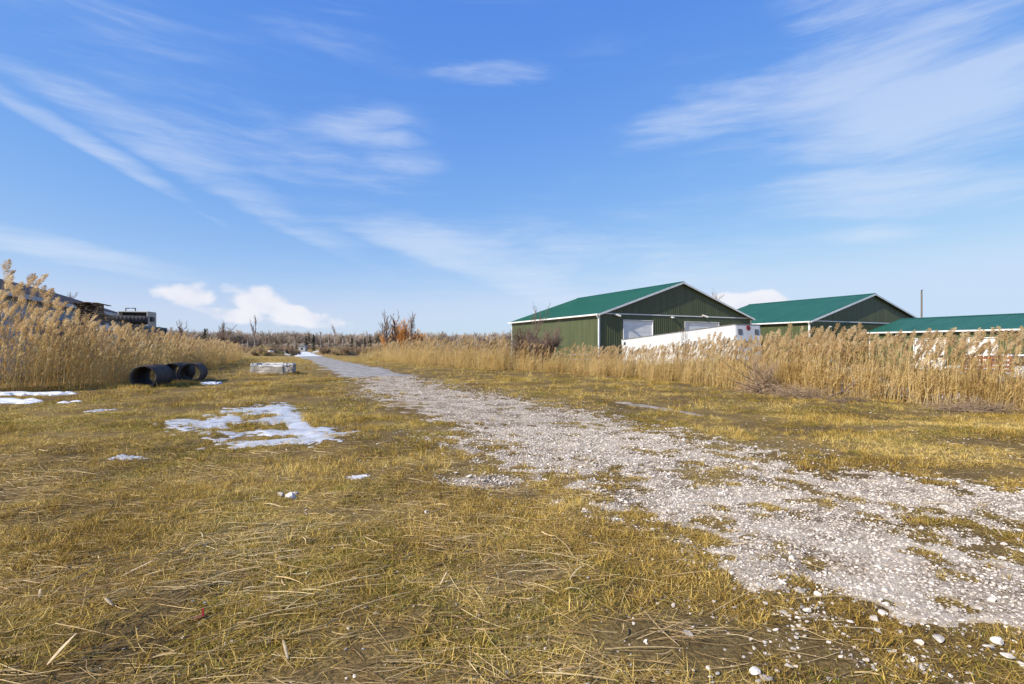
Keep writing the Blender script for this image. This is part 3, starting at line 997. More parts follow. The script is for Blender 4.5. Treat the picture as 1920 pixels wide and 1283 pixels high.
rr = np.random.default_rng(23)
RK = [join_parts('reed', reed_parts(2.1 * rr.uniform(.9, 1.1), rr, rr.uniform(.3, .42), rr.uniform(.04, .13), 5)) for _ in range(6)]      # 0-5 medium with plume
RK += [join_parts('reed', reed_parts(2.0 * rr.uniform(.75, 1.05), rr, 0, rr.uniform(-.05, .15), 6)) for _ in range(4)]                    # 6-9 no plume
RK += [join_parts('reed', reed_parts(3.6 * rr.uniform(.9, 1.1), rr, rr.uniform(.42, .55), rr.uniform(.10, .20), 9)) for _ in range(5)]     # 10-14 tall
RK += [join_parts('reed', reed_parts(3.3 * rr.uniform(.8, 1.05), rr, 0, rr.uniform(.02, .2), 9)) for _ in range(3)]                       # 15-17 tall, no plume
RK += [join_parts('reed', reed_parts(.9 * rr.uniform(.7, 1.2), rr, 0, rr.uniform(-.4, .6), 5)) for _ in range(4)]                         # 18-21 broken short


RZ = np.array([max(v.co.z for v in me.vertices) for me in RK])


def left_height(x, y):
    hh = np.interp(y, [15, 17.5, 19.5, 21, 24, 30, 40, 60], [3.9, 3.9, 3.6, 3.1, 2.8, 2.55, 2.2, 2.2])
    px = CX + F * x / y
    return np.minimum(hh, np.interp(px, [-100, 40, 90, 150, 200, 300, 400, 480], [4.0, 3.75, 3.3, 2.95, 2.7, 2.5, 2.15, 2.0]))


def right_height(x, y):
    px = CX + F * x / y
    return np.interp(px, [640, 700, 800, 920, 960, 1040, 1130, 1200, 1300, 1400, 1480, 1620, 1760, 1920, 2200],
                     [1.7, 2.0, 2.25, 2.2, 1.9, 1.5, 1.65, 1.55, 1.75, 1.88, 2.04, 2.0, 1.9, 1.92, 1.95])


def build_reeds():
    # ---- left bed
    n = 60000
    y = RNG.uniform(9, 64, n); dep = RNG.uniform(0, 1, n) ** 1.5 * np.interp(y, [9, 16, 22, 30, 64], [4, 4.2, 4.2, 4, 7])
    x = lx(y) - dep + (fbm(y / 1.5, dep, 201, 3) - .5) * 1.6
    dens = np.interp(y, [9, 20, 30, 40, 64], [.13, .14, .145, .15, .15]) * np.interp(dep, [0, .5, 4, 9], [.6, 1, .8, .35]) * (.45 + 1.1 * fbm(x / 1.2, y / 1.2, 205, 2))
    keep = (RNG.uniform(0, 1, n) < dens) & (y > 16.6 + .25 * (x + 18))
    # stay clear of the container and the building
    keep &= ~((y > 28.5) & (x < -23.6 - (y - 28.5) * .37 + .6))
    # a thinner stretch in front of the storage rack
    px = CX + F * x / y
    x, y, dep = x[keep], y[keep], dep[keep]
    q = RNG.uniform(0, 1, len(x)); h = left_height(x, y) * np.where(q < .72, .40 + .44 * RNG.uniform(0, 1, len(x)), .82 + .24 * RNG.uniform(0, 1, len(x))) * np.interp(dep, [0, .6, 2], [.75, .95, 1.0])
    u = RNG.uniform(0, 1, len(x))
    h = h * (.84 + .34 * fbm(x / 1.4, y / 1.4, 222, 2))
    tall = h > 2.75
    idx = np.where(tall, np.where(u < .62, RNG.integers(10, 15, len(x)), RNG.integers(15, 18, len(x))),
                   np.where(u < .62, RNG.integers(0, 6, len(x)), RNG.integers(6, 10, len(x))))
    scl = h / RZ[idx]
    brk = (RNG.uniform(0, 1, len(x)) < np.interp(dep[:], [0, 1, 3], [.30, .12, .05]))
    idx = np.where(brk, RNG.integers(18, 22, len(x)), idx); scl = np.where(brk, RNG.uniform(.6, 1.5, len(x)), scl)
    rot = np.zeros((len(x), 3)); rot[:, 2] = RNG.normal(0, .5, len(x)); rot[:, 1] = RNG.normal(.05, .10, len(x)); rot[:, 0] = RNG.normal(0, .09, len(x))
    scatter('reed_bed', np.stack([x, y, H(x, y) - .02], -1), rot, scl, idx, RK, 'tall golden reed bed at left in front of the grey building', 'reeds')
    # ---- right bed
    n = 95000
    y = RNG.uniform(8.5, 85, n) ** 1.0
    y = 8.5 + (y - 8.5) * RNG.uniform(.15, 1, n)
    thick = np.interp(y, [8, 13, 20, 30, 36, 45, 85], [3.2, 3.2, 3.4, 3.4, 5, 9, 12])
    dep = RNG.uniform(0, 1, n) ** 1.25 * thick
    x = rx(y) + dep + (fbm(y / 1.3, dep, 211, 3) - .5) * 1.3
    dens = np.interp(y, [8, 14, 20, 30, 45, 85], [.19, .20, .27, .34, .30, .20]) * np.interp(dep, [0, .4, 2.5, 5, 12], [.6, 1, .75, .4, .3]) * (.15 + 1.7 * fbm(x / .9, y / .9, 215, 2) ** 1.3)
    pxx = CX + F * x / y
    dens = dens * np.interp(pxx, [1080, 1160, 1200, 1400, 1440, 1700, 1760], [1, .8, .62, .68, 1.2, 1.25, 1.15])
    keep = (RNG.uniform(0, 1, n) < dens)
    x, y, dep = x[keep], y[keep], dep[keep]
    q = RNG.uniform(0, 1, len(x)); h = right_height(x, y) * np.where(q < .80, .40 + .42 * RNG.uniform(0, 1, len(x)) ** 1.2, .80 + .34 * RNG.uniform(0, 1, len(x))) * np.interp(dep, [0, .5, 1.2], [.8, .97, 1.0])
    u = RNG.uniform(0, 1, len(x))
    h = h * (.80 + .42 * fbm(x / 1.4, y / 1.4, 221, 2))
    idx = np.where(u < .30 + .62 * (q >= .80), RNG.integers(0, 6, len(x)), RNG.integers(6, 10, len(x)))
    scl = h / RZ[idx]
    brk = RNG.uniform(0, 1, len(x)) < np.interp(dep, [0, 1, 3], [.3, .12, .05])
    idx = np.where(brk, RNG.integers(18, 22, len(x)), idx); scl = np.where(brk, RNG.uniform(.5, 1.2, len(x)), scl)
    rot = np.zeros((len(x), 3)); rot[:, 2] = RNG.normal(0, .5, len(x)); rot[:, 1] = RNG.normal(.04, .10, len(x)); rot[:, 0] = RNG.normal(0, .09, len(x))
    bent = RNG.uniform(0, 1, len(x)) < .05
    rot[:, 1] = np.where(bent, RNG.normal(.5, .35, len(x)), rot[:, 1]); rot[:, 0] = np.where(bent, RNG.normal(0, .3, len(x)), rot[:, 0])
    hz = H(x, y)
    scatter('reed_bed', np.stack([x, y, hz - .02], -1), rot, scl, idx, RK, 'long golden reed bed along the right of the track before the sheds', 'reeds')


build_reeds()


def single_reed(h, plume, lean, seed):
    rng = np.random.default_rng(seed)
    st, lv, pl = reed_parts(h, rng, plume, lean, 6)
    root = bpy.data.objects.new('reed', None); root.empty_display_size = .1; COL.objects.link(root)
    st.build('stalk', M['reed'], root)
    for b in lv: b.build('leaf', M['reed_leaf'], root)
    pl.build('plume', M['plume'], root)
    return root


def copy_thing(root, loc, rz, scl, label, group):
    r_ = root.copy(); COL.objects.link(r_)
    r_.location = loc; r_.rotation_euler = (0, 0, rz); r_.scale = (scl, scl, scl)
    r_['label'] = label; r_['group'] = group; r_['category'] = 'reed'
    for ch in root.children:
        q = ch.copy(); COL.objects.link(q); q.parent = r_
    return r_


LREED = [(18, 487), (6, 505), (24, 515), (8, 522), (50, 517), (57, 510), (62, 522), (72, 513), (43, 528), (80, 535), (86, 540), (90, 546), (101, 555), (30, 532), (66, 535), (108, 566), (115, 572), (130, 572), (150, 580), (165, 588)]
protoL = [single_reed(3.8, .55, .13, 301), single_reed(3.8, .5, .17, 302), single_reed(3.8, .6, .10, 303)]
PH = [max(v.co.z for c in p.children for v in c.data.vertices) for p in protoL]
for i, (px, py) in enumerate(LREED):
    k = i % 3
    d_ = 18.4 + RNG.uniform(0, 1.6)
    top = CH + (HY - py) / F * d_
    s = top / PH[k]
    tx = (px - CX) / F * d_
    x = tx - .16 * 3.8 * s
    copy_thing(protoL[k], (x, d_, float(H(x, d_))), RNG.normal(0, .2), s, nth(rank(LREED, i)) + ' tall brown-plumed reed from the left picture edge, rising above the left bed', 'tallest reeds at the left edge')
for p in protoL:
    for c in list(p.children): bpy.data.objects.remove(c)
    bpy.data.objects.remove(p)
RREED = [(1475, 616), (1440, 622), (1418, 628), (1505, 622), (1530, 620), (1552, 628), (1571, 622), (1590, 616), (1597, 612), (1618, 632), (1607, 625), (1640, 634), (1656, 635), (1675, 630), (1690, 633), (1712, 618), (1724, 622),
         (1753, 618), (1760, 640), (1780, 613), (1792, 628), (1812, 620), (1830, 625), (1847, 617), (1866, 626), (1885, 622), (1902, 624), (1915, 632), (1735, 634), (1580, 633), (1460, 628), (1492, 630)]
protoR = [single_reed(2.1, .42, .10, 311), single_reed(2.1, .38, .14, 312), single_reed(2.1, .46, .07, 313)]
PH = [max(v.co.z for c in p.children for v in c.data.vertices) for p in protoR]
for i, (px, py) in enumerate(RREED):
    k = i % 3
    d_ = float(np.interp(px, [1400, 1500, 1600, 1700, 1800, 1920], [19.5, 17.3, 16.0, 15.2, 14.3, 13.4])) + RNG.uniform(-.2, .9)
    x0 = (px - CX) / F * d_
    gz = float(H(x0, d_))
    top = CH + (HY - py) / F * d_
    s = (top - gz) / PH[k]
    x = x0 - .12 * 2.1 * s
    copy_thing(protoR[k], (x, d_, gz), RNG.normal(0, .25), s, nth(rank(RREED, i)) + ' high fluffy-plumed reed of the right-hand bed, counted from the left', 'highest reeds of the right-hand bed')
for p in protoR:
    for c in list(p.children): bpy.data.objects.remove(c)
    bpy.data.objects.remove(p)


# ------------------------------------------------------------------ green sheds
def ribs(u0, u1, pitch=.30, w=.07, d=.022):
    """corrugation profile along u: list of (u, offset)"""
    out = [(u0, 0)]
    u = u0 + pitch * .5
    while u + w < u1:
        out += [(u - w, 0), (u - w * .4, d), (u + w * .4, d), (u + w, 0)]
        u += pitch
    out.append((u1, 0))
    return out


def wall_strip(mb, prof, zb, zt, place):
    """vertical cladding; zb, zt functions of u; place(u, off, z) -> point"""
    for (a, oa), (b, ob) in zip(prof[:-1], prof[1:]):
        if b - a < 1e-6: continue
        mb.poly([place(a, oa, zb(a, b)), place(b, ob, zb(a, b)), place(b, ob, zt(b)), place(a, oa, zt(a))])


def shed(A, ang, W, Lg, He, Hr, base, label, doors=(), side_doors=(), name='metal_shed', trim=True, lamps=(), cams=(), back_len=None, pitch=.30, downs=((0, 0),)):
    """A = near-left corner; local u runs along the gable (right), v runs back"""
    root = empty(name, (A[0], A[1], base), ang, label, 'shed')
    He = He - base; Hr = Hr - base
    half = W / 2
    roofz = lambda u: He + (Hr - He) * (1 - abs(u - half) / half)
    gl = M['green_wall']
    # front gable: lower wall with the door openings, upper gable
    def zb(a, b):
        for (d0, d1, dz) in doors:
            if (a + b) / 2 > d0 and (a + b) / 2 < d1: return dz - base
        return 0.0
    prof = []
    cuts = sorted([0, W] + [q for d_ in doors for q in d_[:2]])
    for a, b in zip(cuts[:-1], cuts[1:]): prof += ribs(a, b, pitch)
    lw = MB(); wall_strip(lw, prof, zb, lambda u: He - .05, lambda u, o, z: (u, -o, z)); lw.build('front_wall', gl, root)
    gp = ribs(0, half, pitch)[:-1] + ribs(half, W, pitch)
    gw = MB(); wall_strip(gw, gp, lambda a, b: He + .05, lambda u: max(roofz(u) - .03, He + .05), lambda u, o, z: (u, -o - .03, z)); gw.build('gable_wall', gl, root)
    for (u, sgn) in ((0, -1), (W, 1)):
        sw = MB()
        def zbs(a, b, u=u):
            if u == 0:
                for (d0, d1, dz) in side_doors:
                    if d0 < (a + b) / 2 < d1: return dz - base
            return 0.0
        pr = []
        cuts = sorted([0, Lg] + ([q for d_ in side_doors for q in d_[:2]] if u == 0 else []))
        for a, b in zip(cuts[:-1], cuts[1:]): pr += ribs(a, b, pitch)
        wall_strip(sw, pr, zbs, lambda v: He, lambda v, o, z: (u + sgn * o, v, z)); sw.build('side_wall', gl, root)
    bw = MB(); bw.poly([(0, Lg, 0), (W, Lg, 0), (W, Lg, He), (half, Lg, Hr - .03), (0, Lg, He)]); bw.build('back_wall', gl, root)
    # roof slopes with raised ribs
    ov = .35
    sl = (Hr - He) / half
    for sgn in (-1, 1):
        rf = MB()
        pr = ribs(-ov, Lg + ov, .40, .05, .03)
        for (a, oa), (b, ob) in zip(pr[:-1], pr[1:]):
            e = half + ov
            rf.poly([(half + sgn * e, a, He - sl * ov + oa + .06), (half + sgn * e, b, He - sl * ov + ob + .06), (half, b, Hr + ob + .06), (half, a, Hr + oa + .06)])
        rf.build('roof_slope', M['green_roof'], root)
    rc = MB(); rc.prism([(half - .3, -ov - .02, Hr - .3 * sl + .10), (half, -ov - .02, Hr + .13), (half + .3, -ov - .02, Hr - .3 * sl + .10), (half, -ov - .02, Hr + .07)], (0, Lg + 2 * ov + .04, 0))
    rc.build('ridge_cap', M['green_roof'], root)
    if trim:
        for sgn in (-1, 1):
            e = half + ov
            # rake board
            rk = MB(); rk.prism([(half, -ov - .03, Hr - .16), (half, -ov - .03, Hr + .05), (half + sgn * e, -ov - .03, He - sl * ov + .05), (half + sgn * e, -ov - .03, He - sl * ov - .16)], (0, -.05, 0))
            rk.build('rake_board', M['white_trim'], root)
            so_ = MB(); so_.poly([(half, -ov, Hr - .1), (half, 0, Hr - .1), (half + sgn * e, 0, He - sl * ov - .1), (half + sgn * e, -ov, He - sl * ov - .1)]); so_.build('soffit', M['green_wall'], root)
            g_ = half + sgn * (e + .02)
            gt = MB(); gt.prism([(g_, -ov, He - sl * ov - .13), (g_ + sgn * .15, -ov, He - sl * ov - .11), (g_ + sgn * .16, -ov, He - sl * ov + .05), (g_, -ov, He - sl * ov + .04)], (0, Lg + 2 * ov, 0))
            gt.build('gutter', M['white_trim'], root)
            e0 = half + sgn * half
            sf = MB(); sf.poly([(e0, -ov, He - sl * ov - .12), (e0, Lg, He - sl * ov - .12), (half + sgn * e, Lg, He - sl * ov - .12), (half + sgn * e, -ov, He - sl * ov - .12)]); sf.build('soffit', M['white_trim'], root)
        for (u0, sg) in ((0, -1), (W, 1)):
            ct = MB(); ct.box((u0 + sg * .05 - .09, -.06, 0), (u0 + sg * .05 + .09, .08, He - .06)); ct.build('corner_trim', M['white_trim'], root)
        cb = MB(); cb.box((0 - .06, Lg - .06, 0), (.09, Lg + .05, He - .06)); cb.build('corner_trim', M['white_trim'], root)
        tr = MB(); tr.box((0, -.075, He - .055), (W, -.02, He + .055)); tr.build('eave_trim', M['white_trim'], root)
        dsp = MB(); dsp.tube([(-ov - .1, -.12, He - .25), (-.17, -.12, He - .62), (-.17, -.12, .2)], .06, 8); dsp.build('downspout', M['white_trim'], root)
    # doors
    def door(d0, d1, dz, side):
        dz = dz - base
        def pt(u, o, z): return (u, -o, z) if not side else (-o, u, z)
        dr = MB(); a, b = pt(d0 + .02, -.16, .02), pt(d1 - .02, -.10, dz - .02)
        lo = tuple(min(p, q) for p, q in zip(a, b)); hi = tuple(max(p, q) for p, q in zip(a, b))
        dr.box(lo, hi)
        fr = MB()
        for (ua, ub, za, zb_) in ((d0 - .08, d0, 0, dz + .08), (d1, d1 + .08, 0, dz + .08), (d0, d1, dz, dz + .08)):
            a, b = pt(ua, -.10, za), pt(ub, .05, zb_)
            fr.box(tuple(min(p, q) for p, q in zip(a, b)), tuple(max(p, q) for p, q in zip(a, b)))
        D = dr.build('garage_door', M['door_white'], root)
        fr.build('frame', M['white_trim'], D)
        n = max(4, int(round(dz / .6)))
        for k in range(n):
            z0 = .02 + (dz - .06) * k / n; z1 = .02 + (dz - .06) * (k + 1) / n - .025
            a, b = pt(d0 + .03, -.10, z0), pt(d1 - .03, -.065, z1)
            pn_ = MB().box(tuple(min(p, q) for p, q in zip(a, b)), tuple(max(p, q) for p, q in zip(a, b)))
            pn_.build('door_panel', M['door_white'], D, bevel=.012)
        if side:
            for k in range(4):
                w_ = (d1 - d0) / 4
                a, b = pt(d0 + w_ * (k + .22), -.06, 1.35), pt(d0 + w_ * (k + .78), -.052, 1.62)
                MB().box(tuple(min(p, q) for p, q in zip(a, b)), tuple(max(p, q) for p, q in zip(a, b))).build('window_pane', M['glass'], D)
    for d_ in doors: door(*d_, False)
    for d_ in side_doors: door(*d_, True)
    for (u, z, side) in lamps:
        z -= base
        w_ = MB()
        if side: w_.prism([(-.03, u - .15, z), (-.30, u - .15, z - .05), (-.30, u - .15, z + .05), (-.03, u - .15, z + .16)], (0, .3, 0))
        else: w_.prism([(u - .15, -.06, z), (u - .15, -.33, z - .05), (u - .15, -.33, z + .05), (u - .15, -.06, z + .16)], (.3, 0, 0))
        w_.build('wall_lamp', M['lamp'], root)
    for (u, z) in cams:
        z -= base
        w_ = MB(); w_.tube([(u, -.05, z), (u, -.2, z + .02)], .06, 8); w_.tube([(u - .1, -.2, z + .1), (u + .5, -.45, z - .12)], .11, 8)
        w_.build('security_camera', M['lamp'], root)
    return root


S1 = 1.4
A1 = np.array([164 / F * 38, 38.0]) * S1
d1 = np.array([14.66, 7.0]); d1 /= np.hypot(*d1)
ang = math.atan2(d1[1], d1[0])
W1 = 16.15 * S1
bz = -1.2
e1 = CH + 62.5 / F * A1[1]
shed(A1, ang, W1, 15.2 * S1, e1, CH + 5.23 * S1, bz, 'nearest green metal shed with white trim and two white garage doors',
     doors=((3.15, 7.1, 4.42), (11.9, 17.2, 4.42)), lamps=((9.9, 4.85, False),), cams=((1.9, 4.95), (14.5, 5.15)))
R2 = np.array([676 / F, 1.0]) * 66
W2 = 2 * .191 * 66
D2 = R2 - d1 * W2 / 2
shed(D2, ang, W2, 18.5, CH + 50 / F * D2[1] - .1, CH + 98 / F * 66, bz, 'middle green metal shed behind the white trailer with plain gable',
     lamps=((3.6, 4.0, False), (12, 4.0, True)), cams=())
E3 = np.array([43.2, 61.2])
# the long low shed: near-left corner lies out of frame to the right
v3 = np.array([-d1[1], d1[0]])
LEN3 = 34.0
N3 = E3 - v3 * LEN3
shed(N3, ang, 14.4, LEN3, 3.35, 5.05, bz * .8, 'long low green metal shed at the right edge with white side doors',
     side_doors=((22.1, 24.5, 2.45), (26.4, 29.3, 2.45), (14, 18, 2.45)), lamps=((30.9, 2.85, True), (20.0, 2.85, True)), name='metal_shed', pitch=.30)


# ------------------------------------------------------------------ white trailer
def wheel(parent, x, y, z, r, w, axis='y'):
    t = MB(); n = 20
    for k in range(n):
        a0, a1 = 2 * math.pi * k / n, 2 * math.pi * (k + 1) / n
        prof = [(.55, -.5), (.92, -.5), (1, -.38), (1, .38), (.92, .5), (.55, .5)]
        for (ra, wa), (rb, wb) in zip(prof[:-1], prof[1:]):
            P = [(x + math.cos(a) * q * r, y + ww * w, z + math.sin(a) * q * r) for a, q, ww in ((a0, ra, wa), (a1, ra, wa), (a1, rb, wb), (a0, rb, wb))]
            t.poly(P)
    W_ = bpy.data.objects.new('wheel', None); W_.empty_display_size = .1; link(W_, parent)
    t.build('tyre', M['rubber'], W_, smooth=True)
    rm = MB(); rm.tube([(x, y - w * .35, z), (x, y + w * .35, z)], r * .57, 18); rm.tube([(x, y - w * .42, z), (x, y + w * .42, z)], r * .2, 10)
    rm.build('rim', M['steel'], W_)


def trailer():
    nose = np.array([15.5, 35.0]); back = np.array([10.4, 47.3])
    u = nose - back; Lh = np.hypot(*u); u /= Lh
    zt_n, zt_b = 3.18, 2.27
    tilt = math.atan2(zt_n - zt_b, Lh)
    L_ = Lh / math.cos(tilt)
    root = empty('trailer', (back[0], back[1], zt_b - 2.6), 0, 'long white box trailer parked nose up before the nearest green shed', 'trailer')
    root.rotation_euler = Matrix(((u[0], -u[1], 0), (u[1], u[0], 0), (0, 0, 1))).to_euler()
    root.rotation_euler = (Matrix.Rotation(math.atan2(u[1], u[0]), 3, 'Z') @ Matrix.Rotation(-tilt, 3, 'Y')).to_euler()
    Hh = 2.6; Wd = 2.55            # local x along trailer, y = left side (far) , box occupies y in 0..W ; near side is y<=0
    # seen side is the -y... side: local y axis = left of travel; viewer stands to the right of travel (-y)
    r_ = .22
    pts = [(0, 0), (L_ - r_, 0)] + [(L_ - r_ + r_ * math.sin(a), r_ - r_ * math.cos(a)) for a in np.linspace(.3, math.pi / 2, 5)] + \
          [(L_ - r_ + r_ * math.cos(a), Wd - r_ + r_ * math.sin(a)) for a in np.linspace(0, math.pi / 2 - .3, 5)] + [(L_ - r_, Wd), (0, Wd)]
    return root, pts, L_, Hh, Wd, tilt


root, pts, TL, TH_, TWd, ttilt = trailer()
# near side faces the camera: shift so that the visible (left of picture) side is the outer face
flip = 1
b = MB(); b.prism([(x, flip * y, .12) for x, y in pts], (0, 0, TH_ - .2)); b.build('body', M['trailer_white'], root)
b = MB(); b.prism([(x * 1.0 + (.015 if x > 1 else -.015), flip * (y * 1.012 - .015), TH_ - .075) for x, y in pts], (0, 0, .075)); b.build('top_rail', M['rail_grey'], root)
b = MB(); b.prism([(x * 1.0 + (.015 if x > 1 else -.015), flip * (y * 1.012 - .015), 0) for x, y in pts], (0, 0, .118)); b.build('bottom_rail', M['steel'], root)
for k in range(1, 11):
    x = TL * k / 11.0
    b = MB(); b.box((x - .03, -.012, .12), (x + .03, 0.0, TH_ - .08)); b.box((x - .03, TWd, .12), (x + .03, TWd + .012, TH_ - .08)); b.build('side_post', M['trailer_white'], root)
b = MB(); b.box((-.06, -.03, 0), (.0, .12, TH_)); b.box((-.06, TWd - .12, 0), (.0, TWd + .03, TH_)); b.box((-.06, .12, TH_ - .14), (0, TWd - .12, TH_)); b.box((-.06, .12, 0), (0, TWd - .12, .14)); b.build('rear_frame', M['door_white'], root)
for y in (.32, TWd - .32 - .36):
    b = MB(); b.box((TL, y, TH_ - .74), (TL + .02, y + .36, TH_ - .36))
    vt = b.build('vent', M['steel_dark'], root)
    for k in range(5):
        b = MB(); b.box((TL + .02, y + .02, TH_ - .72 + k * .07), (TL + .035, y + .34, TH_ - .69 + k * .07)); b.build('slat', M['steel'], vt)
yc = TWd / 2
b = MB(); n = 24
b.prism([(TL + .001, yc + .20 * math.cos(2 * math.pi * k / n), TH_ - .26 + .19 * math.sin(2 * math.pi * k / n)) for k in range(n)], (.014, 0, 0)); em = b.build('emblem', M['emblem_red'], root)
b = MB(); b.prism([(TL + .016, yc + .10 * math.cos(2 * math.pi * k / n), TH_ - .26 + .10 * math.sin(2 * math.pi * k / n)) for k in range(n)], (.008, 0, 0)); b.build('emblem_centre', M['steel_dark'], em)
b = MB(); b.box((TL + .0, .75, TH_ - 1.25), (TL + .05, 1.75, TH_ - 1.19)); b.build('hose_bar', M['blue_mark'], root)
b = MB(); b.box((.25, -.03, TH_ - .55), (.52, -.005, TH_ - .28)); b.build('marker_plate', M['steel_dark'], root)
for xx in (1.3, 2.6):
    for yy in (.28, TWd - .28): wheel(root, xx, yy, -.52, .5, .3)
b = MB()
for yy in (.5, TWd - .5): b.box((TL - 3.0, yy - .07, -1.25), (TL - 2.86, yy + .07, 0)); b.box((TL - 3.1, yy - .15, -1.3), (TL - 2.76, yy + .15, -1.25))
b.build('landing_gear', M['steel_dark'], root)
b = MB(); b.box((.4, .4, -.25), (3.4, TWd - .4, -.02)); b.build('axle_frame', M['steel_dark'], root)


# ------------------------------------------------------------------ vehicles behind the reeds
def car(loc, rz, label, paint, kind='sedan'):
    root = empty('parked_car' if kind != 'pickup' else 'pickup_truck', loc, rz, label, 'car' if kind != 'pickup' else 'truck')
    Lc, Wc = (4.6, 1.8) if kind == 'sedan' else (5.6, 1.95)
    if kind == 'sedan':
        prof = [(0, .30), (0, .72), (.12, .86), (1.0, .95), (3.3, 1.0), (4.35, .86), (4.6, .66), (4.6, .30)]
        cab = [(.75, .95), (1.35, 1.40), (2.55, 1.45), (3.45, .99)]
    else:
        prof = [(0, .45), (0, 1.02), (2.1, 1.02), (3.9, 1.08), (5.35, 1.02), (5.6, .85), (5.6, .45)]
        cab = [(2.0, 1.02), (2.2, 1.72), (3.3, 1.75), (4.15, 1.07)]
    b = MB(); b.prism([(x, -Wc / 2, z) for x, z in prof], (0, Wc, 0)); body = b.build('body', paint, root, bevel=.07)
    b = MB(); n = len(cab)
    ins = .14
    vv = [(x, -Wc / 2 + .04 + (ins if z > 1.2 else 0), z) for x, z in cab] + [(x, Wc / 2 - .04 - (ins if z > 1.2 else 0), z) for x, z in cab]
    b.v = vv; b.f = [tuple(range(n)), tuple(range(2 * n - 1, n - 1, -1))] + [(i, i + n, (i + 1) % n + n, (i + 1) % n) for i in range(n)]
    b.build('cabin', paint, root, bevel=.04)
    for sg in (-1, 1):
        y0 = sg * (Wc / 2 - .025); y1 = sg * (Wc / 2 - .165)
        x = [c_[0] for c_ in cab]; z = [c_[1] for c_ in cab]
        b = MB()
        q = [(x[0] + .35, y0, z[0] + .05), (x[1] + .12, y1, z[1] - .08), (x[2] - .05, y1, z[2] - .08), (x[3] - .3, y0, z[3] + .05)]
        b.prism(q, (0, sg * .012, 0)); b.build('side_window', M['glass'], root)
    for (i, j, nm) in ((0, 1, 'rear_window'), (3, 2, 'windscreen')):
        (xa, za), (xb, zb_) = cab[i], cab[j]
        sgn = 1 if i == 3 else -1
        b = MB(); f0, f1 = .12, .9
        P = lambda t: (xa + (xb - xa) * t + sgn * .02, za + (zb_ - za) * t + .012)
        pa_, pb_ = P(f0), P(f1)
        b.prism([(pa_[0], -Wc / 2 + .18, pa_[1]), (pa_[0], Wc / 2 - .18, pa_[1]), (pb_[0], Wc / 2 - .28, pb_[1]), (pb_[0], -Wc / 2 + .28, pb_[1])], (sgn * .012, 0, .006)); b.build(nm, M['glass'], root)
    for xx in (Lc * .19, Lc * .81):
        for sg in (-1, 1): wheel(root, xx, sg * (Wc / 2 - .1), .33 if kind == 'sedan' else .4, .33 if kind == 'sedan' else .4, .24)
    for sg in (-1, 1):
        b = MB(); b.box((Lc - .02, sg * .62 - .17, .62), (Lc + .02, sg * .62 + .17, .75)); b.build('headlight', M['lamp'], root, bevel=.02)
        b = MB(); b.box((-.02, sg * .68 - .14, .68), (.02, sg * .68 + .14, .82)); b.build('tail_light', M['emblem_red'], root, bevel=.02)
    return root


def HZ(x, y): return float(H(x, y))


car((13.2, 27.0, HZ(14.5, 26) - .02), R(-30), 'white sedan parked behind the reeds right of the trailer', M['car_white'])
car((16.6, 32.5, HZ(17, 31) + .02), R(-52), 'silver-beige pickup truck parked behind the reeds beyond the white sedan', M['car_silver'], 'pickup')
car((27.6, 31.5, HZ(28, 31)), R(-12), 'white pickup truck before the white doors of the low shed', M['car_white'], 'pickup')
car((33.0, 34.0, HZ(33, 34)), R(-35), 'white car farthest right behind the reeds', M['car_white'])

# red machine
x0, y0 = (1830 - CX) / F * 29, 29.0
root = empty('farm_wagon', (x0, y0, HZ(x0, y0)), R(-10), 'rusty red farm wagon standing behind the right-hand reeds', 'wagon')
b = MB(); b.box((-1.2, -.8, .72), (1.2, .8, .84)); b.build('deck', M['machine_red'], root)
for k in range(6):
    b = MB(); xk = -1.15 + k * .46; b.box((xk - .04, -.84, .84), (xk + .04, -.77, 1.62)); b.build('stake', M['machine_red'], root)
for k in range(3):
    b = MB(); b.box((-1.2, -.87, .95 + k * .24), (1.2, -.845, 1.08 + k * .24)); b.build('side_board', M['machine_red'], root)
b = MB(); b.tube([(-1.2, 0, .6), (-2.4, 0, .45)], .05, 8); b.build('drawbar', M['steel_dark'], root)
for xx in (-.75, .75):
    for yy in (-.7, .7): wheel(root, xx, yy, .36, .36, .22)

# white tubular frame
x0, y0 = (1566 - CX) / F * 24, 24.0
root = empty('tube_frame', (x0, y0, HZ(x0, y0)), 0, 'thin white tubular frame standing up behind the reeds', 'frame')
b = MB(); b.tube([(-.2, 0, 0), (-.2, 0, 1.72)], .025, 6); b.build('post', M['white_trim'], root)
b = MB(); b.tube([(.24, 0, 0), (.24, 0, 1.95)], .025, 6); b.build('post', M['white_trim'], root)
b = MB(); b.tube([(-.2, 0, 1.62), (.24, 0, 1.62)], .022, 6); b.build('crossbar', M['white_trim'], root)
# pipe gate by the nearest shed
x0, y0 = (1070 - CX) / F * 40, 40.0
root = empty('pipe_gate', (x0, y0, HZ(x0, y0)), R(24), 'low white pipe gate before the side wall of the nearest shed', 'gate')
gz = .95 - HZ(x0, y0)
for k in range(3):
    b = MB(); b.tube([(0, 0, gz - k * .38), (2.2, 0, gz - k * .38)], .035, 6); b.build('rail', M['white_trim'], root)
for xx in (0, 2.2):
    b = MB(); b.tube([(xx, 0, 0), (xx, 0, gz + .1)], .045, 6); b.build('post', M['steel'], root)
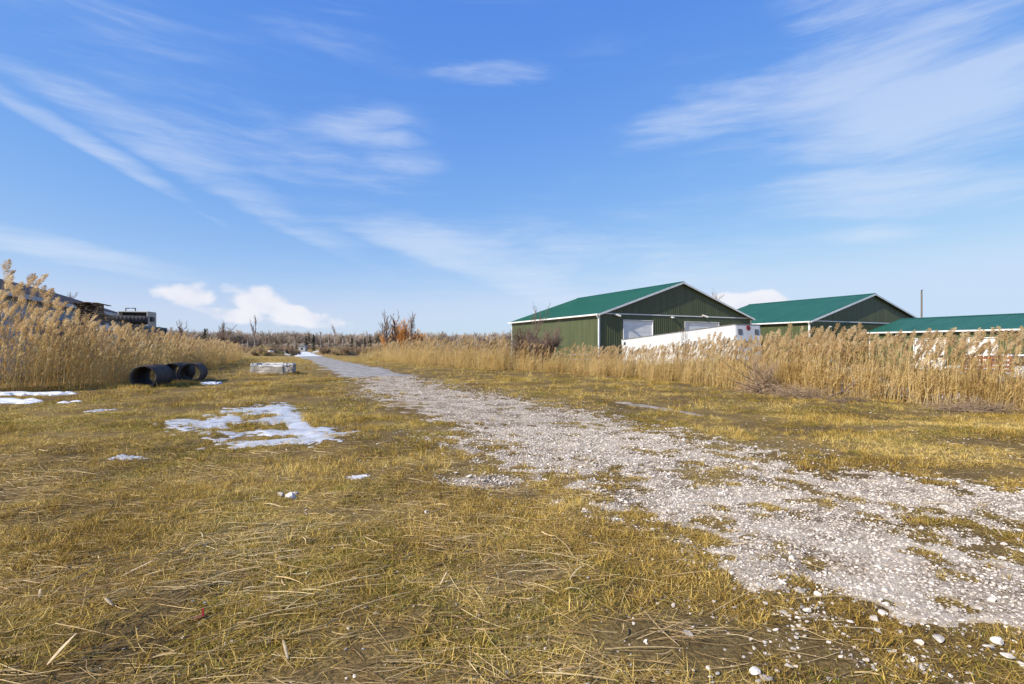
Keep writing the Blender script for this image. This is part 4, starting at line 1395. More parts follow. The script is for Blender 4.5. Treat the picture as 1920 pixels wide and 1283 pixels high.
# snow banks in the yard
for k, (px, d_, a, bb, hh) in enumerate([(1655, 19.2, 1.5, .8, .75), (1795, 17.6, 1.2, .7, .5), (1572, 20.5, .6, .6, .75)]):
    x0 = (px - CX) / F * d_
    X, Y = np.meshgrid(np.linspace(-1, 1, 40), np.linspace(-1, 1, 30))
    hgt = np.clip(1 - X ** 2 - Y ** 2, 0, 1) ** .7 * hh * (.55 + .9 * fbm(X * 2.5 + k * 7, Y * 2.5, 71, 3)) - .12
    Xw, Yw = x0 + X * a, d_ + Y * bb
    V = np.stack([Xw, Yw, H(Xw, Yw) + hgt], -1).reshape(-1, 3)
    i = (np.arange(39)[None, :] + np.arange(29)[:, None] * 40).ravel()
    o = bpy.data.objects.new('snow_bank', mesh_np('snow_bank', V, np.stack([i, i + 1, i + 41, i + 40], -1), mats=M['snow'], smooth=True)); link(o)
    tag(o, ['widest snow bank glimpsed through the right-hand reeds', 'low snow bank glimpsed through the reeds near the right edge', 'small snow bank behind the reeds beside the dead branch'][k], 'snow', kind='structure')

# utility pole
x0, y0 = (1728 - CX) / F * 95, 95.0
root = empty('utility_pole', (x0, y0, HZ(x0, y0) - .05), 0, 'bare wooden utility pole rising behind the low green shed', 'pole')
b = MB(); b.tube([(0, 0, 0), (0, 0, 13.2)], [.17, .13], 10); b.build('shaft', M['pole_wood'], root)
b = MB(); b.tube([(.0, 0, 13.2), (.0, 0, 13.45)], .10, 8); b.tube([(0, 0, 13.3), (.3, 0, 13.5)], .05, 6); b.build('cap', M['steel_dark'], root)

# ------------------------------------------------------------------ left: building, container and what lies on it
dv = np.array([-.43, .90]); dv /= np.hypot(*dv); du = np.array([-dv[1], dv[0]])   # du points left/back (away from the yard)
c0 = np.array([-28.7, 31.7])
root = empty('warehouse', (c0[0], c0[1], 0), math.atan2(dv[1], dv[0]), 'long grey metal warehouse with dark shingled roof behind the left reeds', 'building')
# local x along the wall (away), local y = du (left); wall at y=0
x_a, x_b, He, Hr, hw = -12.0, 17.2, 4.5, 6.45, 5.5
b = MB(); wall_strip(b, ribs(x_a, x_b, .45, .05, .02), lambda a, c: 0, lambda u: He - .12, lambda u, o, z: (u, -o, z)); b.build('side_wall', M['grey_siding'], root)
for xx in (x_a, x_b):
    b = MB(); b.poly([(xx, 0, 0), (xx, 2 * hw, 0), (xx, 2 * hw, He - .1), (xx, hw, Hr - .1), (xx, 0, He - .1)]); b.build('end_wall', M['grey_siding'], root)
b = MB(); b.poly([(x_a, 2 * hw, 0), (x_b, 2 * hw, 0), (x_b, 2 * hw, He - .1), (x_a, 2 * hw, He - .1)]); b.build('back_wall', M['grey_siding'], root)
for sg in (-1, 1):
    e_ = hw + .45; sl = (Hr - He) / hw
    b = MB(); b.prism([(x_a - .3, hw, Hr), (x_a - .3, hw + sg * e_, Hr - sl * e_), (x_a - .3, hw + sg * e_, Hr - sl * e_ + .09), (x_a - .3, hw, Hr + .09)], (x_b - x_a + .6, 0, 0)); b.build('roof_slope', M['shingle'], root)
    b = MB(); yb = hw + sg * (e_ + .01); b.box((x_a - .3, min(yb, yb + sg * .05), Hr - sl * e_ - .2), (x_b + .3, max(yb, yb + sg * .05), Hr - sl * e_ + .05)); b.build('fascia', M['white_trim'] if sg > 0 else mat('fascia', (.50, .50, .50), .6), root)
b = MB(); b.box((x_a, -.05, 3.0), (x_b, -.022, 3.07)); b.build('wall_trim', M['steel'], root)
b = MB(); b.box((x_b - .06, -.06, 0), (x_b + .06, .0, He - .15)); b.build('corner_trim', M['white_trim'], root)

# shipping container on timbers
cd = np.array([-.32, .947])
cp = np.array([(186 - CX) / F * 30, 30.0])
root = empty('shipping_container', (cp[0], cp[1], 0), math.atan2(cd[1], cd[0]), 'blue-grey shipping container with pallets and pipe piled on its roof', 'container')
LC, WC, Z0, Z1 = 12.0, 2.44, .22, 3.12
for yy, sg in ((0, -1), (WC, 1)):
    b = MB()
    x = .12
    while x < LC - .2:
        for (xa, oa, xb, ob) in ((x, 0, x + .07, .04), (x + .07, .04, x + .14, .04), (x + .14, .04, x + .21, 0), (x + .21, 0, x + .28, 0)):
            b.poly([(xa, yy - sg * oa, Z0 + .15), (xb, yy - sg * ob, Z0 + .15), (xb, yy - sg * ob, Z1 - .1), (xa, yy - sg * oa, Z1 - .1)])
        x += .28
    b.build('side_panel', M['container_blue'], root)
b = MB(); b.box((.05, .03, Z1 - .05), (LC - .05, WC - .03, Z1 - .02)); b.box((.05, .05, Z0 + .1), (LC - .05, WC - .05, Z0 + .14)); b.build('roof_panel', M['container_blue'], root)
b = MB()
for xx in (0, LC):
    for yy in (0, WC): b.box((xx - .08, yy - .08, Z0), (xx + .08, yy + .08, Z1))
for zz in (Z0 + .07, Z1 - .07):
    for yy in (0, WC): b.box((.08, yy - .05, zz - .07), (LC - .08, yy + .05, zz + .07))
    for xx in (0, LC): b.box((xx - .05, .08, zz - .07), (xx + .05, WC - .08, zz + .07))
b.build('frame', M['container_blue'], root)
for k in range(2):
    b = MB(); b.box((-.04, .09 + k * 1.135, Z0 + .15), (.02, 1.21 + k * 1.135, Z1 - .15)); d_ = b.build('door', M['container_blue'], root)
    for q in (.3, .85):
        b = MB(); b.tube([(-.07, .09 + k * 1.135 + q, Z0 + .2), (-.07, .09 + k * 1.135 + q, Z1 - .2)], .02, 6); b.build('lock_bar', M['steel'], d_)
for xx in (.6, 6, 11.3):
    b = MB(); b.box((xx - .12, -.1, 0), (xx + .12, WC + .1, Z0 - .002)); b.build('timber', M['wood_pallet'], root)
CROOT = root
MC = Matrix.Translation((cp[0], cp[1], 0)) @ Matrix.Rotation(math.atan2(cd[1], cd[0]), 4, 'Z')
cang = math.atan2(cd[1], cd[0])


def onc(x, y, z):
    return MC @ Vector((x, y, z))


# pallets on the container: each one a thing
ptop = MB(); 
for k in range(7): ptop.box((-.6 + k * .18, -.5, .10), (-.6 + k * .18 + .11, .5, .122))
pbot = MB()
for k in range(3): pbot.box((-.6 + k * .545, -.5, 0), (-.6 + k * .545 + .11, .5, .02))
pstr = MB()
for yy in (-.5, -.03, .44): pstr.box((-.6, yy, .021), (.6, yy + .06, .099))


def pallet(loc, rz, label, group):
    root = empty('pallet', loc, rz, label, 'pallet', group)
    if not hasattr(pallet, 'm'):
        pallet.m = []
        for k in range(7):
            pass
        one = MB().box((-.055, -.5, 0), (.055, .5, .022)).build('deck_board', M['wood_pallet'], root); one.location = (-.545, 0, .10)
        two = MB().box((-.6, -.03, 0), (.6, .03, .078)).build('stringer', M['wood_pallet'], root); two.location = (0, -.47, .021)
        pallet.m = [one.data, two.data]
        rest_b, rest_s = range(1, 7), (0, .47)
    else: rest_b, rest_s = range(7), (-.47, 0, .47)
    for k in rest_b:
        o = bpy.data.objects.new('deck_board', pallet.m[0]); link(o, root); o.location = (-.545 + k * .1816, 0, .10)
    for yy in rest_s:
        o = bpy.data.objects.new('stringer', pallet.m[1]); link(o, root); o.location = (0, yy, .021)
    for k in range(3):
        o = bpy.data.objects.new('bottom_board', pallet.m[0]); link(o, root); o.location = (-.545 + k * .545, 0, -.002)


for k in range(8):
    v = onc(.75 + random.uniform(-.06, .06), .72 + random.uniform(-.05, .05), Z1 + .004 + k * .1265)
    pallet(v, cang + random.uniform(-.08, .08), nth(k) + ' weathered pallet from the bottom of the tall stack on the container roof', 'stacked pallets on the container')
for k in range(3):
    v = onc(2.6 + k * .1, .75 + k * .1, Z1 + .004 + k * .1265)
    pallet(v, cang + random.uniform(-.1, .1), nth(k) + ' pallet from the bottom of the low stack behind the tall one', 'low pallet stack on the container')
# loose boards over the stack
for k in range(5):
    v = onc(.9 + k * .07, .15 + k * .28, Z1 + .004 + 8 * .1265 + .012 + (k % 2) * .03)
    b = MB().box((-1.3, -.11, 0), (1.2, .11, .028)); o = b.build('loose_board', M['wood_pallet']); o.location = v; o.rotation_euler = (0, 0, cang + random.uniform(-.12, .12))
    tag(o, nth(k) + ' grey loose board from the right on top of the tall pallet stack', 'board', 'loose boards on the pallet stack')
for k in range(6):
    v = onc(4.4 + (k % 2) * .05, .12 + (k % 3) * .20, Z1 + .004 + (k // 3) * .05)
    b = MB().box((-1.2, -.09, 0), (1.3, .09, .045)); o = b.build('lumber', M['wood_fresh']); o.location = v; o.rotation_euler = (0, 0, cang + random.uniform(-.03, .03))
    tag(o, ('lower ', 'upper ')[k // 3] + ('right', 'middle', 'left')[k % 3] + ' orange plank in the lumber pile on the container', 'plank', 'orange planks on the container')


def pipe_mesh(L_, ro, ri, ribn, ribd):
    """open corrugated pipe along x, hollow"""
    xs = np.linspace(0, L_, ribn * 4 + 1)
    seg = 28
    V = []; Fq = []
    ring = []
    for i, x in enumerate(xs):
        rr_ = ro - (ribd if (i % 4) in (2, 3) else 0) if 0 < i < len(xs) - 1 else ro
        ring.append(('o', x, rr_))
    for x in xs[::-1][::4]: ring.append(('i', x, ri))
    for (_, x, q) in ring:
        for k in range(seg):
            a = 2 * math.pi * k / seg
            V.append((x, q * math.cos(a), q * math.sin(a)))
    n = len(ring)
    for i in range(n):
        j = (i + 1) % n
        for k in range(seg):
            k2 = (k + 1) % seg
            Fq.append((i * seg + k, i * seg + k2, j * seg + k2, j * seg + k))
    return V, Fq


def pipe(name, p0, dirv, L_, ro, ri, label, group=None, z=0, ribn=14, ribd=.025, matn='pipe_black', collar=False):
    V, Fq = pipe_mesh(L_, ro, ri, ribn, ribd)
    root = empty(name, (p0[0], p0[1], z), math.atan2(dirv[1], dirv[0]), label, 'pipe', group)
    o = bpy.data.objects.new('barrel', mesh_np('barrel', V, Fq, mats=M[matn], smooth=False)); link(o, root); o.location = (0, 0, ro)
    if collar:
        V, Fq = pipe_mesh(.16, ro + .035, ro + .004, 2, 0)
        o = bpy.data.objects.new('collar', mesh_np('collar', V, Fq, mats=M[matn])); link(o, root); o.location = (-.01, 0, ro)
    return root


v = onc(4.6, .95, 0)
v2 = onc(6.8, 1.05, 0)
pipe('plastic_pipe', (v.x, v.y), cd * 0 + np.array([.80, .60]), 1.9, .30, .26, 'short black corrugated plastic pipe lying on the container roof', None, Z1 + .004, 9, .02)
# beige cabinet on the far end of the container
v = onc(8.6, .2, Z1 + .004)
root = empty('steel_cabinet', v, cang + R(-8), 'beige sheet-metal cabinet with a dark open front on the container roof', 'cabinet')
cw, cdp, chh = 2.0, 1.3, 1.12
b = MB()
b.box((0, 0, 0), (.06, cw, chh - .06)) if False else None
b.box((0, 0, chh - .07), (cdp, cw, chh)); b.box((0, 0, 0), (cdp, .07, chh - .07)); b.box((0, cw - .07, 0), (cdp, cw, chh - .07)); b.box((cdp - .05, .07, 0), (cdp, cw - .07, chh - .07)); b.box((0, .07, 0), (cdp - .05, cw - .07, .06))
b.build('shell', M['beige'], root, bevel=.02)
b = MB(); b.box((.5, .07, .06), (.55, cw - .07, chh - .07)); b.build('inner_panel', M['steel_dark'], root)
b = MB(); b.box((.35, -.13, .38), (.75, -.0, .72)); b.build('side_vent', M['steel_dark'], root)
# rack with white jugs before the container
x0, y0 = (201 - CX) / F * 27.6, 27.6
root = empty('storage_rack', (x0, y0, 0), cang - R(75), 'dark steel rack holding white jugs among the left reeds', 'rack')
b = MB()
for xx in (-.5, .5):
    for yy in (-.3, .3): b.box((xx - .03, yy - .03, 0), (xx + .03, yy + .03, 2.95))
b.build('upright', M['container_blue'], root)
for zz in (1.25, 1.85, 2.42, 2.93):
    b = MB(); b.box((-.53, -.33, zz), (.53, .33, zz + .05)); b.build('shelf', M['container_blue'], root)
MR = Matrix.Translation((x0, y0, 0)) @ Matrix.Rotation(cang - R(75), 4, 'Z')
jug = MB()
jug.tube([(0, 0, 0), (0, 0, .26), (0, 0, .32), (0, 0, .36)], [.14, .14, .09, .05], 12); jug.tube([(0, 0, .361), (0, 0, .40)], .055, 10)
jme = None
for zz in (1.302, 1.902, 2.472):
    for k in range(3):
        v = MR @ Vector((-.33 + k * .33, -.12, zz))
        if jme is None:
            o = jug.build('jug', M['door_white'], smooth=False); jme = o.data
        else:
            o = bpy.data.objects.new('jug', jme); link(o)
        o.location = v
        tag(o, ('left', 'middle', 'right')[k] + ' white jug on the ' + {1.302: 'lowest', 1.902: 'middle', 2.472: 'upper'}[zz] + ' shelf of the steel rack', 'jug', 'jugs on the steel rack')
# two thin light poles
for (px, sg, l) in ((236, 1, 'thin dark light pole with its arm pointing right above the container'), (254, -1, 'thin dark light pole with its arm pointing left above the container')):
    x0 = (px - CX) / F * 80
    root = empty('light_pole', (x0, 80, 0), 0, l, 'pole')
    zt = CH + (HY - 579) / F * 80
    b = MB(); b.tube([(0, 0, 0), (0, 0, zt)], [.11, .07], 8); b.build('shaft', M['steel_dark'], root)
    b = MB(); b.box((min(0, sg * .6), -.12, zt), (max(0, sg * .6), .12, zt + .12)); b.build('lamp_head', M['steel_dark'], root)

# ------------------------------------------------------------------ culvert pipes and concrete blocks
PG = 'black culvert pipes'
pipe('culvert_pipe', (-14.05, 19.3), (-.28, .96), 1.75, .46, .40, 'nearest black culvert pipe lying leftmost in the dry grass', None, HZ(-14.05, 19.3) - .06, 11, .028, 'pipe_black')
pipe('culvert_pipe', (-15.2, 22.6), (-.24, .97), 1.6, .45, .39, 'black culvert pipe lying behind and between the other two', None, HZ(-15.25, 22.4) - .04, 10, .028, 'pipe_black')
pipe('culvert_pipe', (-14.0, 22.0), (-.40, .917), 1.9, .44, .38, 'rightmost black culvert pipe with a double rim', None, HZ(-14.05, 22.0) - .05, 12, .028, 'pipe_black', True)


def block(loc, rz, Lb, Wb, Hb, label, seed):
    rng = np.random.default_rng(seed)
    import bmesh
    root = empty('concrete_block', loc, rz, label, 'block')
    bm = bmesh.new(); bmesh.ops.create_cube(bm, size=1)
    bmesh.ops.subdivide_edges(bm, edges=bm.edges[:], cuts=7, use_grid_fill=True)
    for v_ in bm.verts:
        p = v_.co
        x, y, z = p.x * Lb, p.y * Wb, (p.z + .5) * Hb
        edge = (abs(p.x) > .49) + (abs(p.y) > .49) + (p.z > .49)
        j = .012 if edge < 2 else .03
        v_.co = (x + rng.normal(0, j * .6), y + rng.normal(0, j * .6), z + (rng.normal(0, j) - (.03 if edge > 1 else 0) if z > .05 else 0))
    me = bpy.data.meshes.new('body'); bm.to_mesh(me); bm.free(); me.materials.append(M['concrete'])
    o = bpy.data.objects.new('body', me); link(o, root)
    # crumbled pale top
    n = 26
    X, Y = np.meshgrid(np.linspace(-.5, .5, n), np.linspace(-.5, .5, 10))
    Z = Hb + .012 + (fbm(X * 9 + seed, Y * 5, 300 + seed, 3) - .35) * .16 - .09 * (np.maximum(np.abs(X), np.abs(Y)) > .49)
    V = np.stack([X * Lb * 1.01, Y * Wb * 1.02, Z], -1).reshape(-1, 3)
    i = (np.arange(n - 1)[None, :] + np.arange(9)[:, None] * n).ravel()
    o = bpy.data.objects.new('worn_top', mesh_np('worn_top', V, np.stack([i, i + 1, i + n + 1, i + n], -1), mats=M['concrete_worn'])); link(o, root)
    return root


bx, by = (508 - CX) / F * 28.2, 28.2
block((bx, by, HZ(bx, by) - .04), R(4), 1.40, .40, .54, 'front concrete block of the hollow square beside the track', 1)
bx2, by2 = (543 - CX) / F * 28.75, 28.75
block((bx2, by2, HZ(bx2, by2) - .04), R(15), .50, 1.2, .58, 'right-hand concrete block of the hollow square, palest face', 2)
bx3, by3 = (481 - CX) / F * 29.4, 29.4
block((bx3, by3, HZ(bx3, by3) - .04), R(12), .36, 1.25, .54, 'left-hand concrete block of the hollow square, partly hidden', 3)
bx4, by4 = (512 - CX) / F * 30.3, 30.3
block((bx4, by4, HZ(bx4, by4) - .04), R(6), 1.4, .40, .54, 'rear concrete block of the hollow square', 4)

# ------------------------------------------------------------------ trees
def grow(rng, h, n_main=7, spread=.5, levels=3, trunk_frac=.75, twig=.012, r0=None, dens=5, up=.55):
    """bare tree: (trunk segments, branch segments) as lists of (p0, p1, r0, r1)"""
    r0 = r0 or h * .014
    tr = []; br = []
    p = Vector((0, 0, 0)); dv_ = Vector((rng.normal(0, .04), rng.normal(0, .04), 1)).normalized()
    N_ = 7; pts = [p.copy()]
    for k in range(N_):
        q = p + dv_ * (h * trunk_frac / N_)
        tr.append((p.copy(), q.copy(), r0 * (1 - k / N_ * .7), r0 * (1 - (k + 1) / N_ * .7)))
        p = q; pts.append(p.copy()); dv_ = (dv_ + Vector((rng.normal(0, .07), rng.normal(0, .07), .05))).normalized()

    def rec(p, d_, L_, r_, lev):
        segs = 3
        for s in range(segs):
            q = p + d_ * (L_ / segs)
            ra, rb = r_ * (1 - s / segs * .6), r_ * (1 - (s + 1) / segs * .6)
            br.append((p, q, max(ra, twig), max(rb, twig * .8)))
            if lev > 0:
                for _ in range(dens if lev == 1 else max(2, dens - 2)):
                    if rng.uniform() < .62:
                        t_ = rng.uniform()
                        nd = (d_ + Vector((rng.normal(0, spread), rng.normal(0, spread), rng.normal(.15, spread * .7)))).normalized()
                        rec(p.lerp(q, t_), nd, L_ * rng.uniform(.35, .6), r_ * .5, lev - 1)
            p = q
            d_ = (d_ + Vector((rng.normal(0, .13), rng.normal(0, .13), .08))).normalized()
    for k in range(n_main):
        t_ = rng.uniform(.28, 1.0) if k else 1.0
        i = min(int(t_ * N_), N_ - 1)
        a = rng.uniform(0, 6.283)
        d0_ = Vector((math.cos(a) * spread * 1.3, math.sin(a) * spread * 1.3, up + rng.uniform(.1, .6))).normalized()
        if k == 0: d0_ = Vector((rng.normal(0, .1), rng.normal(0, .1), 1)).normalized()
        rec(pts[i].lerp(pts[i + 1], rng.uniform()), d0_, h * rng.uniform(.25, .42) * (1.15 - t_ * .4), r0 * .42, levels - 1)
    return tr, br


def segs_mesh(name, segs, material, sides=3):
    n = len(segs)
    P0 = np.array([s[0] for s in segs]); P1 = np.array([s[1] for s in segs])
    r0 = np.array([s[2] for s in segs]); r1 = np.array([s[3] for s in segs])
    T = P1 - P0; T /= np.linalg.norm(T, axis=1)[:, None] + 1e-9
    ref = np.where(np.abs(T[:, 2:3]) > .9, np.array([[1., 0, 0]]), np.array([[0, 0, 1.]]))
    A = np.cross(T, ref); A /= np.linalg.norm(A, axis=1)[:, None] + 1e-9
    B = np.cross(T, A)
    V = []
    for (P, r_) in ((P0, r0), (P1, r1)):
        for k in range(sides):
            a = 2 * math.pi * k / sides
            V.append(P + (A * math.cos(a) + B * math.sin(a)) * r_[:, None])
    V = np.stack(V, 1).reshape(-1, 3)
    base = np.arange(n) * sides * 2
    Fq = []
    for k in range(sides):
        k2 = (k + 1) % sides
        Fq.append(np.stack([base + k, base + k2, base + sides + k2, base + sides + k], -1))
    return mesh_np(name, V, np.concatenate(Fq), mats=material)


def tree(px, d_, top_py, label, seed, name='bare_tree', trunk='bark', crown='twig', base=None, **kw):
    x0 = (px - CX) / F * d_
    bz_ = HZ(x0, d_) - .1 if base is None else base
    h = CH + (HY - top_py) / F * d_ - bz_
    rng = np.random.default_rng(seed)
    tr, br = grow(rng, h, **kw)
    zmax = max(s[1].z for s in tr + br); k = h / zmax
    sc = lambda L_: [(a * k, b_ * k, r1_, r2_) for a, b_, r1_, r2_ in L_]
    root = empty(name, (x0, d_, bz_), 0, label, 'tree')
    o = bpy.data.objects.new('trunk', segs_mesh('trunk', sc(tr), M[trunk], 6)); link(o, root)
    o = bpy.data.objects.new('crown', segs_mesh('crown', sc(br), M[crown])); link(o, root)
    return root


T_ = lambda px, d_: max(.01, d_ * .00028)
tree(478, 150, 590, 'tallest thin bare tree left of the road end', 401, trunk='birch', n_main=7, spread=.22, levels=2, twig=.04, up=1.2)
tree(427, 140, 601, 'slender bare tree with fine upright twigs left of the tallest one', 402, n_main=9, spread=.35, levels=3, twig=.03, dens=4)
tree(412, 150, 612, 'small bare tree next to the slender twiggy one', 403, n_main=7, spread=.35, levels=3, twig=.03, dens=4)
tree(337, 110, 598, 'bushy bare tree just above the left reed tops', 404, n_main=11, spread=.42, levels=3, twig=.024, dens=4)
tree(728, 105, 577, 'taller bare tree with upright fan of branches behind the right reeds', 405, n_main=13, spread=.30, levels=3, twig=.026, up=1.1, trunk_frac=.6, dens=4)
tree(741, 107, 579, 'bare tree leaning against the upright fan-shaped one', 406, n_main=10, spread=.28, levels=3, twig=.026, up=1.2, trunk_frac=.6, dens=4)
tree(767, 108, 583, 'slim bare tree right of the orange willow', 407, n_main=10, spread=.25, levels=3, twig=.026, up=1.3, trunk_frac=.65, dens=3)
tree(755, 112, 594, 'orange-twigged willow between bare trees', 408, name='willow_tree', trunk='willow', crown='willow', n_main=22, spread=.34, levels=3, twig=.035, up=1.0, trunk_frac=.35, dens=5)
tree(786, 115, 615, 'low orange willow bush right of the bigger willow', 409, name='willow_tree', trunk='willow', crown='willow', n_main=18, spread=.4, levels=3, twig=.035, up=.9, trunk_frac=.3, dens=5)
tree(724, 112, 620, 'rust-brown willow bush left of the bare trees', 410, name='willow_tree', trunk='bark', crown='willow', n_main=16, spread=.45, levels=3, twig=.03, up=.8, trunk_frac=.3, dens=4)
for i, (px, d_, tp, l) in enumerate([(603, 130, 620, 'white birch trunk with a thick stem right of the road end'), (627, 135, 607, 'tall white birch with a twiggy top right of the road'), (641, 130, 622, 'leaning white birch at the right of the birch row'),
                                     (615, 150, 625, 'thin pale birch between the two thicker ones'), (553, 150, 622, 'pale birch left of the little white house'), (497, 150, 626, 'thin pale birch standing left of the road end'), (463, 150, 624, 'pale birch under the tallest bare tree')]):
    tree(px, d_, tp, l, 420 + i, name='birch_tree', trunk='birch', crown='twig', n_main=6, spread=.3, levels=2, twig=.03, r0=.13, up=1.0, trunk_frac=.8)
tree(1328, 118, 540, 'bare tree top showing over the nearest shed roof', 441, n_main=12, spread=.35, levels=3, twig=.03, dens=4)
tree(122, 62, 545, 'bare tree top showing over the warehouse roof', 442, n_main=12, spread=.4, levels=3, twig=.018, dens=4)
tree(1000, 36.5, 566, 'tall bare sapling before the side wall of the nearest shed', 443, n_main=9, spread=.35, levels=3, twig=.009, r0=.04, dens=4, trunk='twig')
tree(985, 37, 604, 'bare brown shrub at the foot of the nearest shed', 444, name='bare_shrub', n_main=34, spread=.5, levels=3, twig=.010, r0=.04, dens=5, trunk_frac=.3, trunk='twig')
tree(1020, 35.5, 600, 'wide bare brown shrub beside the nearest shed corner', 445, name='bare_shrub', n_main=40, spread=.55, levels=3, twig=.010, r0=.04, dens=5, trunk_frac=.3, trunk='twig')
tree(960, 41, 628, 'low bare shrub at the far end of the nearest shed', 446, name='bare_shrub', n_main=20, spread=.55, levels=3, twig=.008, r0=.03, dens=4, trunk_frac=.3, trunk='twig')
tree(1278, 24, 605, 'thin bare sapling standing before the white trailer', 447, n_main=7, spread=.3, levels=2, twig=.005, r0=.014, dens=3, trunk='twig')


def spruce_mesh(h, rng, n=900):
    V = []; Ft = []
    for _ in range(n):
        t = rng.uniform(.06, 1) ** .8
        z = h * (1.0 - t) + .02 * h
        rmax = h * .19 * t * (.75 + .35 * math.sin(t * 34))
        a = rng.uniform(0, 6.283); r_ = rmax * rng.uniform(.3, 1)
        c = Vector((math.cos(a) * r_, math.sin(a) * r_, z - r_ * .35))
        L_ = h * .055 * rng.uniform(.6, 1.2)
        d_ = Vector((math.cos(a), math.sin(a), -.45 + rng.normal(0, .2))).normalized()
        s_ = Vector((-math.sin(a), math.cos(a), rng.normal(0, .4))) * L_ * .45
        n0 = len(V); V += [c - s_ * .6, c + s_ * .6, c + d_ * L_]
        Ft.append((n0, n0 + 1, n0 + 2))
    V += []
    return V, Ft


sp_rng = np.random.default_rng(9)
for i, (px, d_, tp, l) in enumerate([(574, 170, 627, 'left of the two dark spruces beside the white house'), (588, 170, 624, 'right of the two dark spruces beside the white house'), (660, 190, 628, 'dark spruce right of the birch row'), (684, 180, 630, 'broad dark spruce left of the willows'), (694, 185, 629, 'dark spruce touching the willow bush'), (384, 230, 612, 'pointed spruce rising from the wood at left'), (307, 230, 612, 'small spruce at the cabinet edge on the skyline')]):
    x0 = (px - CX) / F * d_; h = CH + (HY - tp) / F * d_ - HZ(x0, d_)
    root = empty('spruce_tree', (x0, d_, HZ(x0, d_)), 0, l, 'tree')
    V, Ft = spruce_mesh(h, sp_rng)
    o = bpy.data.objects.new('crown', mesh_np('crown', V, None, Ft, mats=M['spruce'])); link(o, root)
    b = MB(); b.tube([(0, 0, 0), (0, 0, h * .9)], [h * .018, h * .004], 6); b.build('trunk', M['bark'], root)

# little far house
x0, d_ = (566 - CX) / F * 165, 165.0
root = empty('house', (x0, d_, HZ(x0, d_) - .02), R(10), 'small pale house in front of the far wood', 'house')
b = MB(); b.box((-1.0, 0, 0), (1.0, 2.5, 1.7)); b.build('wall', M['grey_siding'], root)
b = MB(); b.prism([(-1.2, -.2, 1.7), (1.2, -.2, 1.7), (0, -.2, 2.3)], (0, 2.9, 0)); b.build('roof', M['steel'], root)
b = MB(); b.box((-.3, -.03, .6), (.3, 0, 1.2)); b.build('window', M['glass'], root)

# far wood and scrub as one mass each
wk = []
wr = np.random.default_rng(77)
for k in range(5):
    tr, br = grow(wr, 11, n_main=20, spread=.5, levels=3, twig=.055, dens=4, up=.6, trunk_frac=.6)
    zk = 11 / max(q[1].z for q in tr + br); tr = [(a * zk, b_ * zk, r1_, r2_) for a, b_, r1_, r2_ in tr]; br = [(a * zk, b_ * zk, r1_, r2_) for a, b_, r1_, r2_ in br]
    wk.append(segs_mesh('wood_tree', tr + br, M['wood_mass']))
V, Ft = spruce_mesh(12, wr, 500); wk.append(mesh_np('wood_spruce', V, None, Ft, mats=M['spruce']))
for k in range(3):
    tr, br = grow(wr, 4.2, n_main=22, spread=.6, levels=3, twig=.04, dens=4, trunk_frac=.4, up=.6)
    wk.append(segs_mesh('wood_bush', tr + br, M['wood_mass']))
n = 3600
y = RNG.uniform(300, 430, n); x = RNG.uniform(-1.25, 1.35, n) * y
idx = RNG.integers(0, 5, n); idx = np.where(RNG.uniform(0, 1, n) < .045, 5, idx)
tgt = 11.0 * np.interp(CX + F * x / y, [0, 300, 450, 700, 950, 1400, 1920], [1.3, 1.15, 1.0, .95, .92, 1.0, 1.0]) * (.8 + .45 * fbm(x / 40, y / 40, 351, 2))
scl = tgt / 11.0 * np.where(idx == 5, RNG.uniform(.8, 1.1, n), RNG.uniform(.84, 1.06, n))
rot = np.zeros((n, 3)); rot[:, 2] = RNG.uniform(0, 6.28, n)
nb = 1500
yb = RNG.uniform(290, 330, nb); xb = RNG.uniform(-1.25, 1.35, nb) * yb
P = np.concatenate([np.stack([x, y, H(x, y) - .2], -1), np.stack([xb, yb, H(xb, yb) - .3], -1)])
rb_ = np.zeros((nb, 3)); rb_[:, 2] = RNG.uniform(0, 6.28, nb)
scatter('far_wood', P, np.concatenate([rot, rb_]), np.concatenate([scl, RNG.uniform(.9, 1.5, nb)]), np.concatenate([idx, RNG.integers(6, 9, nb)]), wk, 'far leafless brown wood along the whole horizon', 'wood')
n = 520
y = RNG.uniform(72, 210, n); x = -y * RNG.uniform(.10, .62, n)
c = np.interp(y, TC_Y, TC_X)
keep = (np.abs(x - c) > 4.5 + .015 * y)
keep &= ~((x < lx(y) + 2) & (y < 62)) & (RNG.uniform(0, 1, n) < ss(70, 120, y) + .1)
x, y = x[keep], y[keep]
sx_, sy_ = [], []
for (px_, dd_, w_) in ((500, 88, 3.4), (636, 86, 2.8), (540, 92, 1.4)):
    sx_.append(RNG.normal((px_ - CX) / F * dd_, w_ * .55, 26)); sy_.append(RNG.normal(dd_, 1.3, 26))
x = np.concatenate([x] + sx_); y = np.concatenate([y] + sy_); n = len(x)
rot = np.zeros((n, 3)); rot[:, 2] = RNG.uniform(0, 6.28, n)
sk = []
for k in range(4):
    tr, br = grow(wr, 2.6, n_main=22, spread=.6, levels=3, twig=.018, dens=4, trunk_frac=.35, up=.6)
    sk.append(segs_mesh('scrub_bush', tr + br, M['brush']))
scatter('scrub', np.stack([x, y, H(x, y) - .1], -1), rot, RNG.uniform(.4, 1.05, n), RNG.integers(0, 4, n), sk, 'brown leafless scrub either side of the far road', 'scrub')


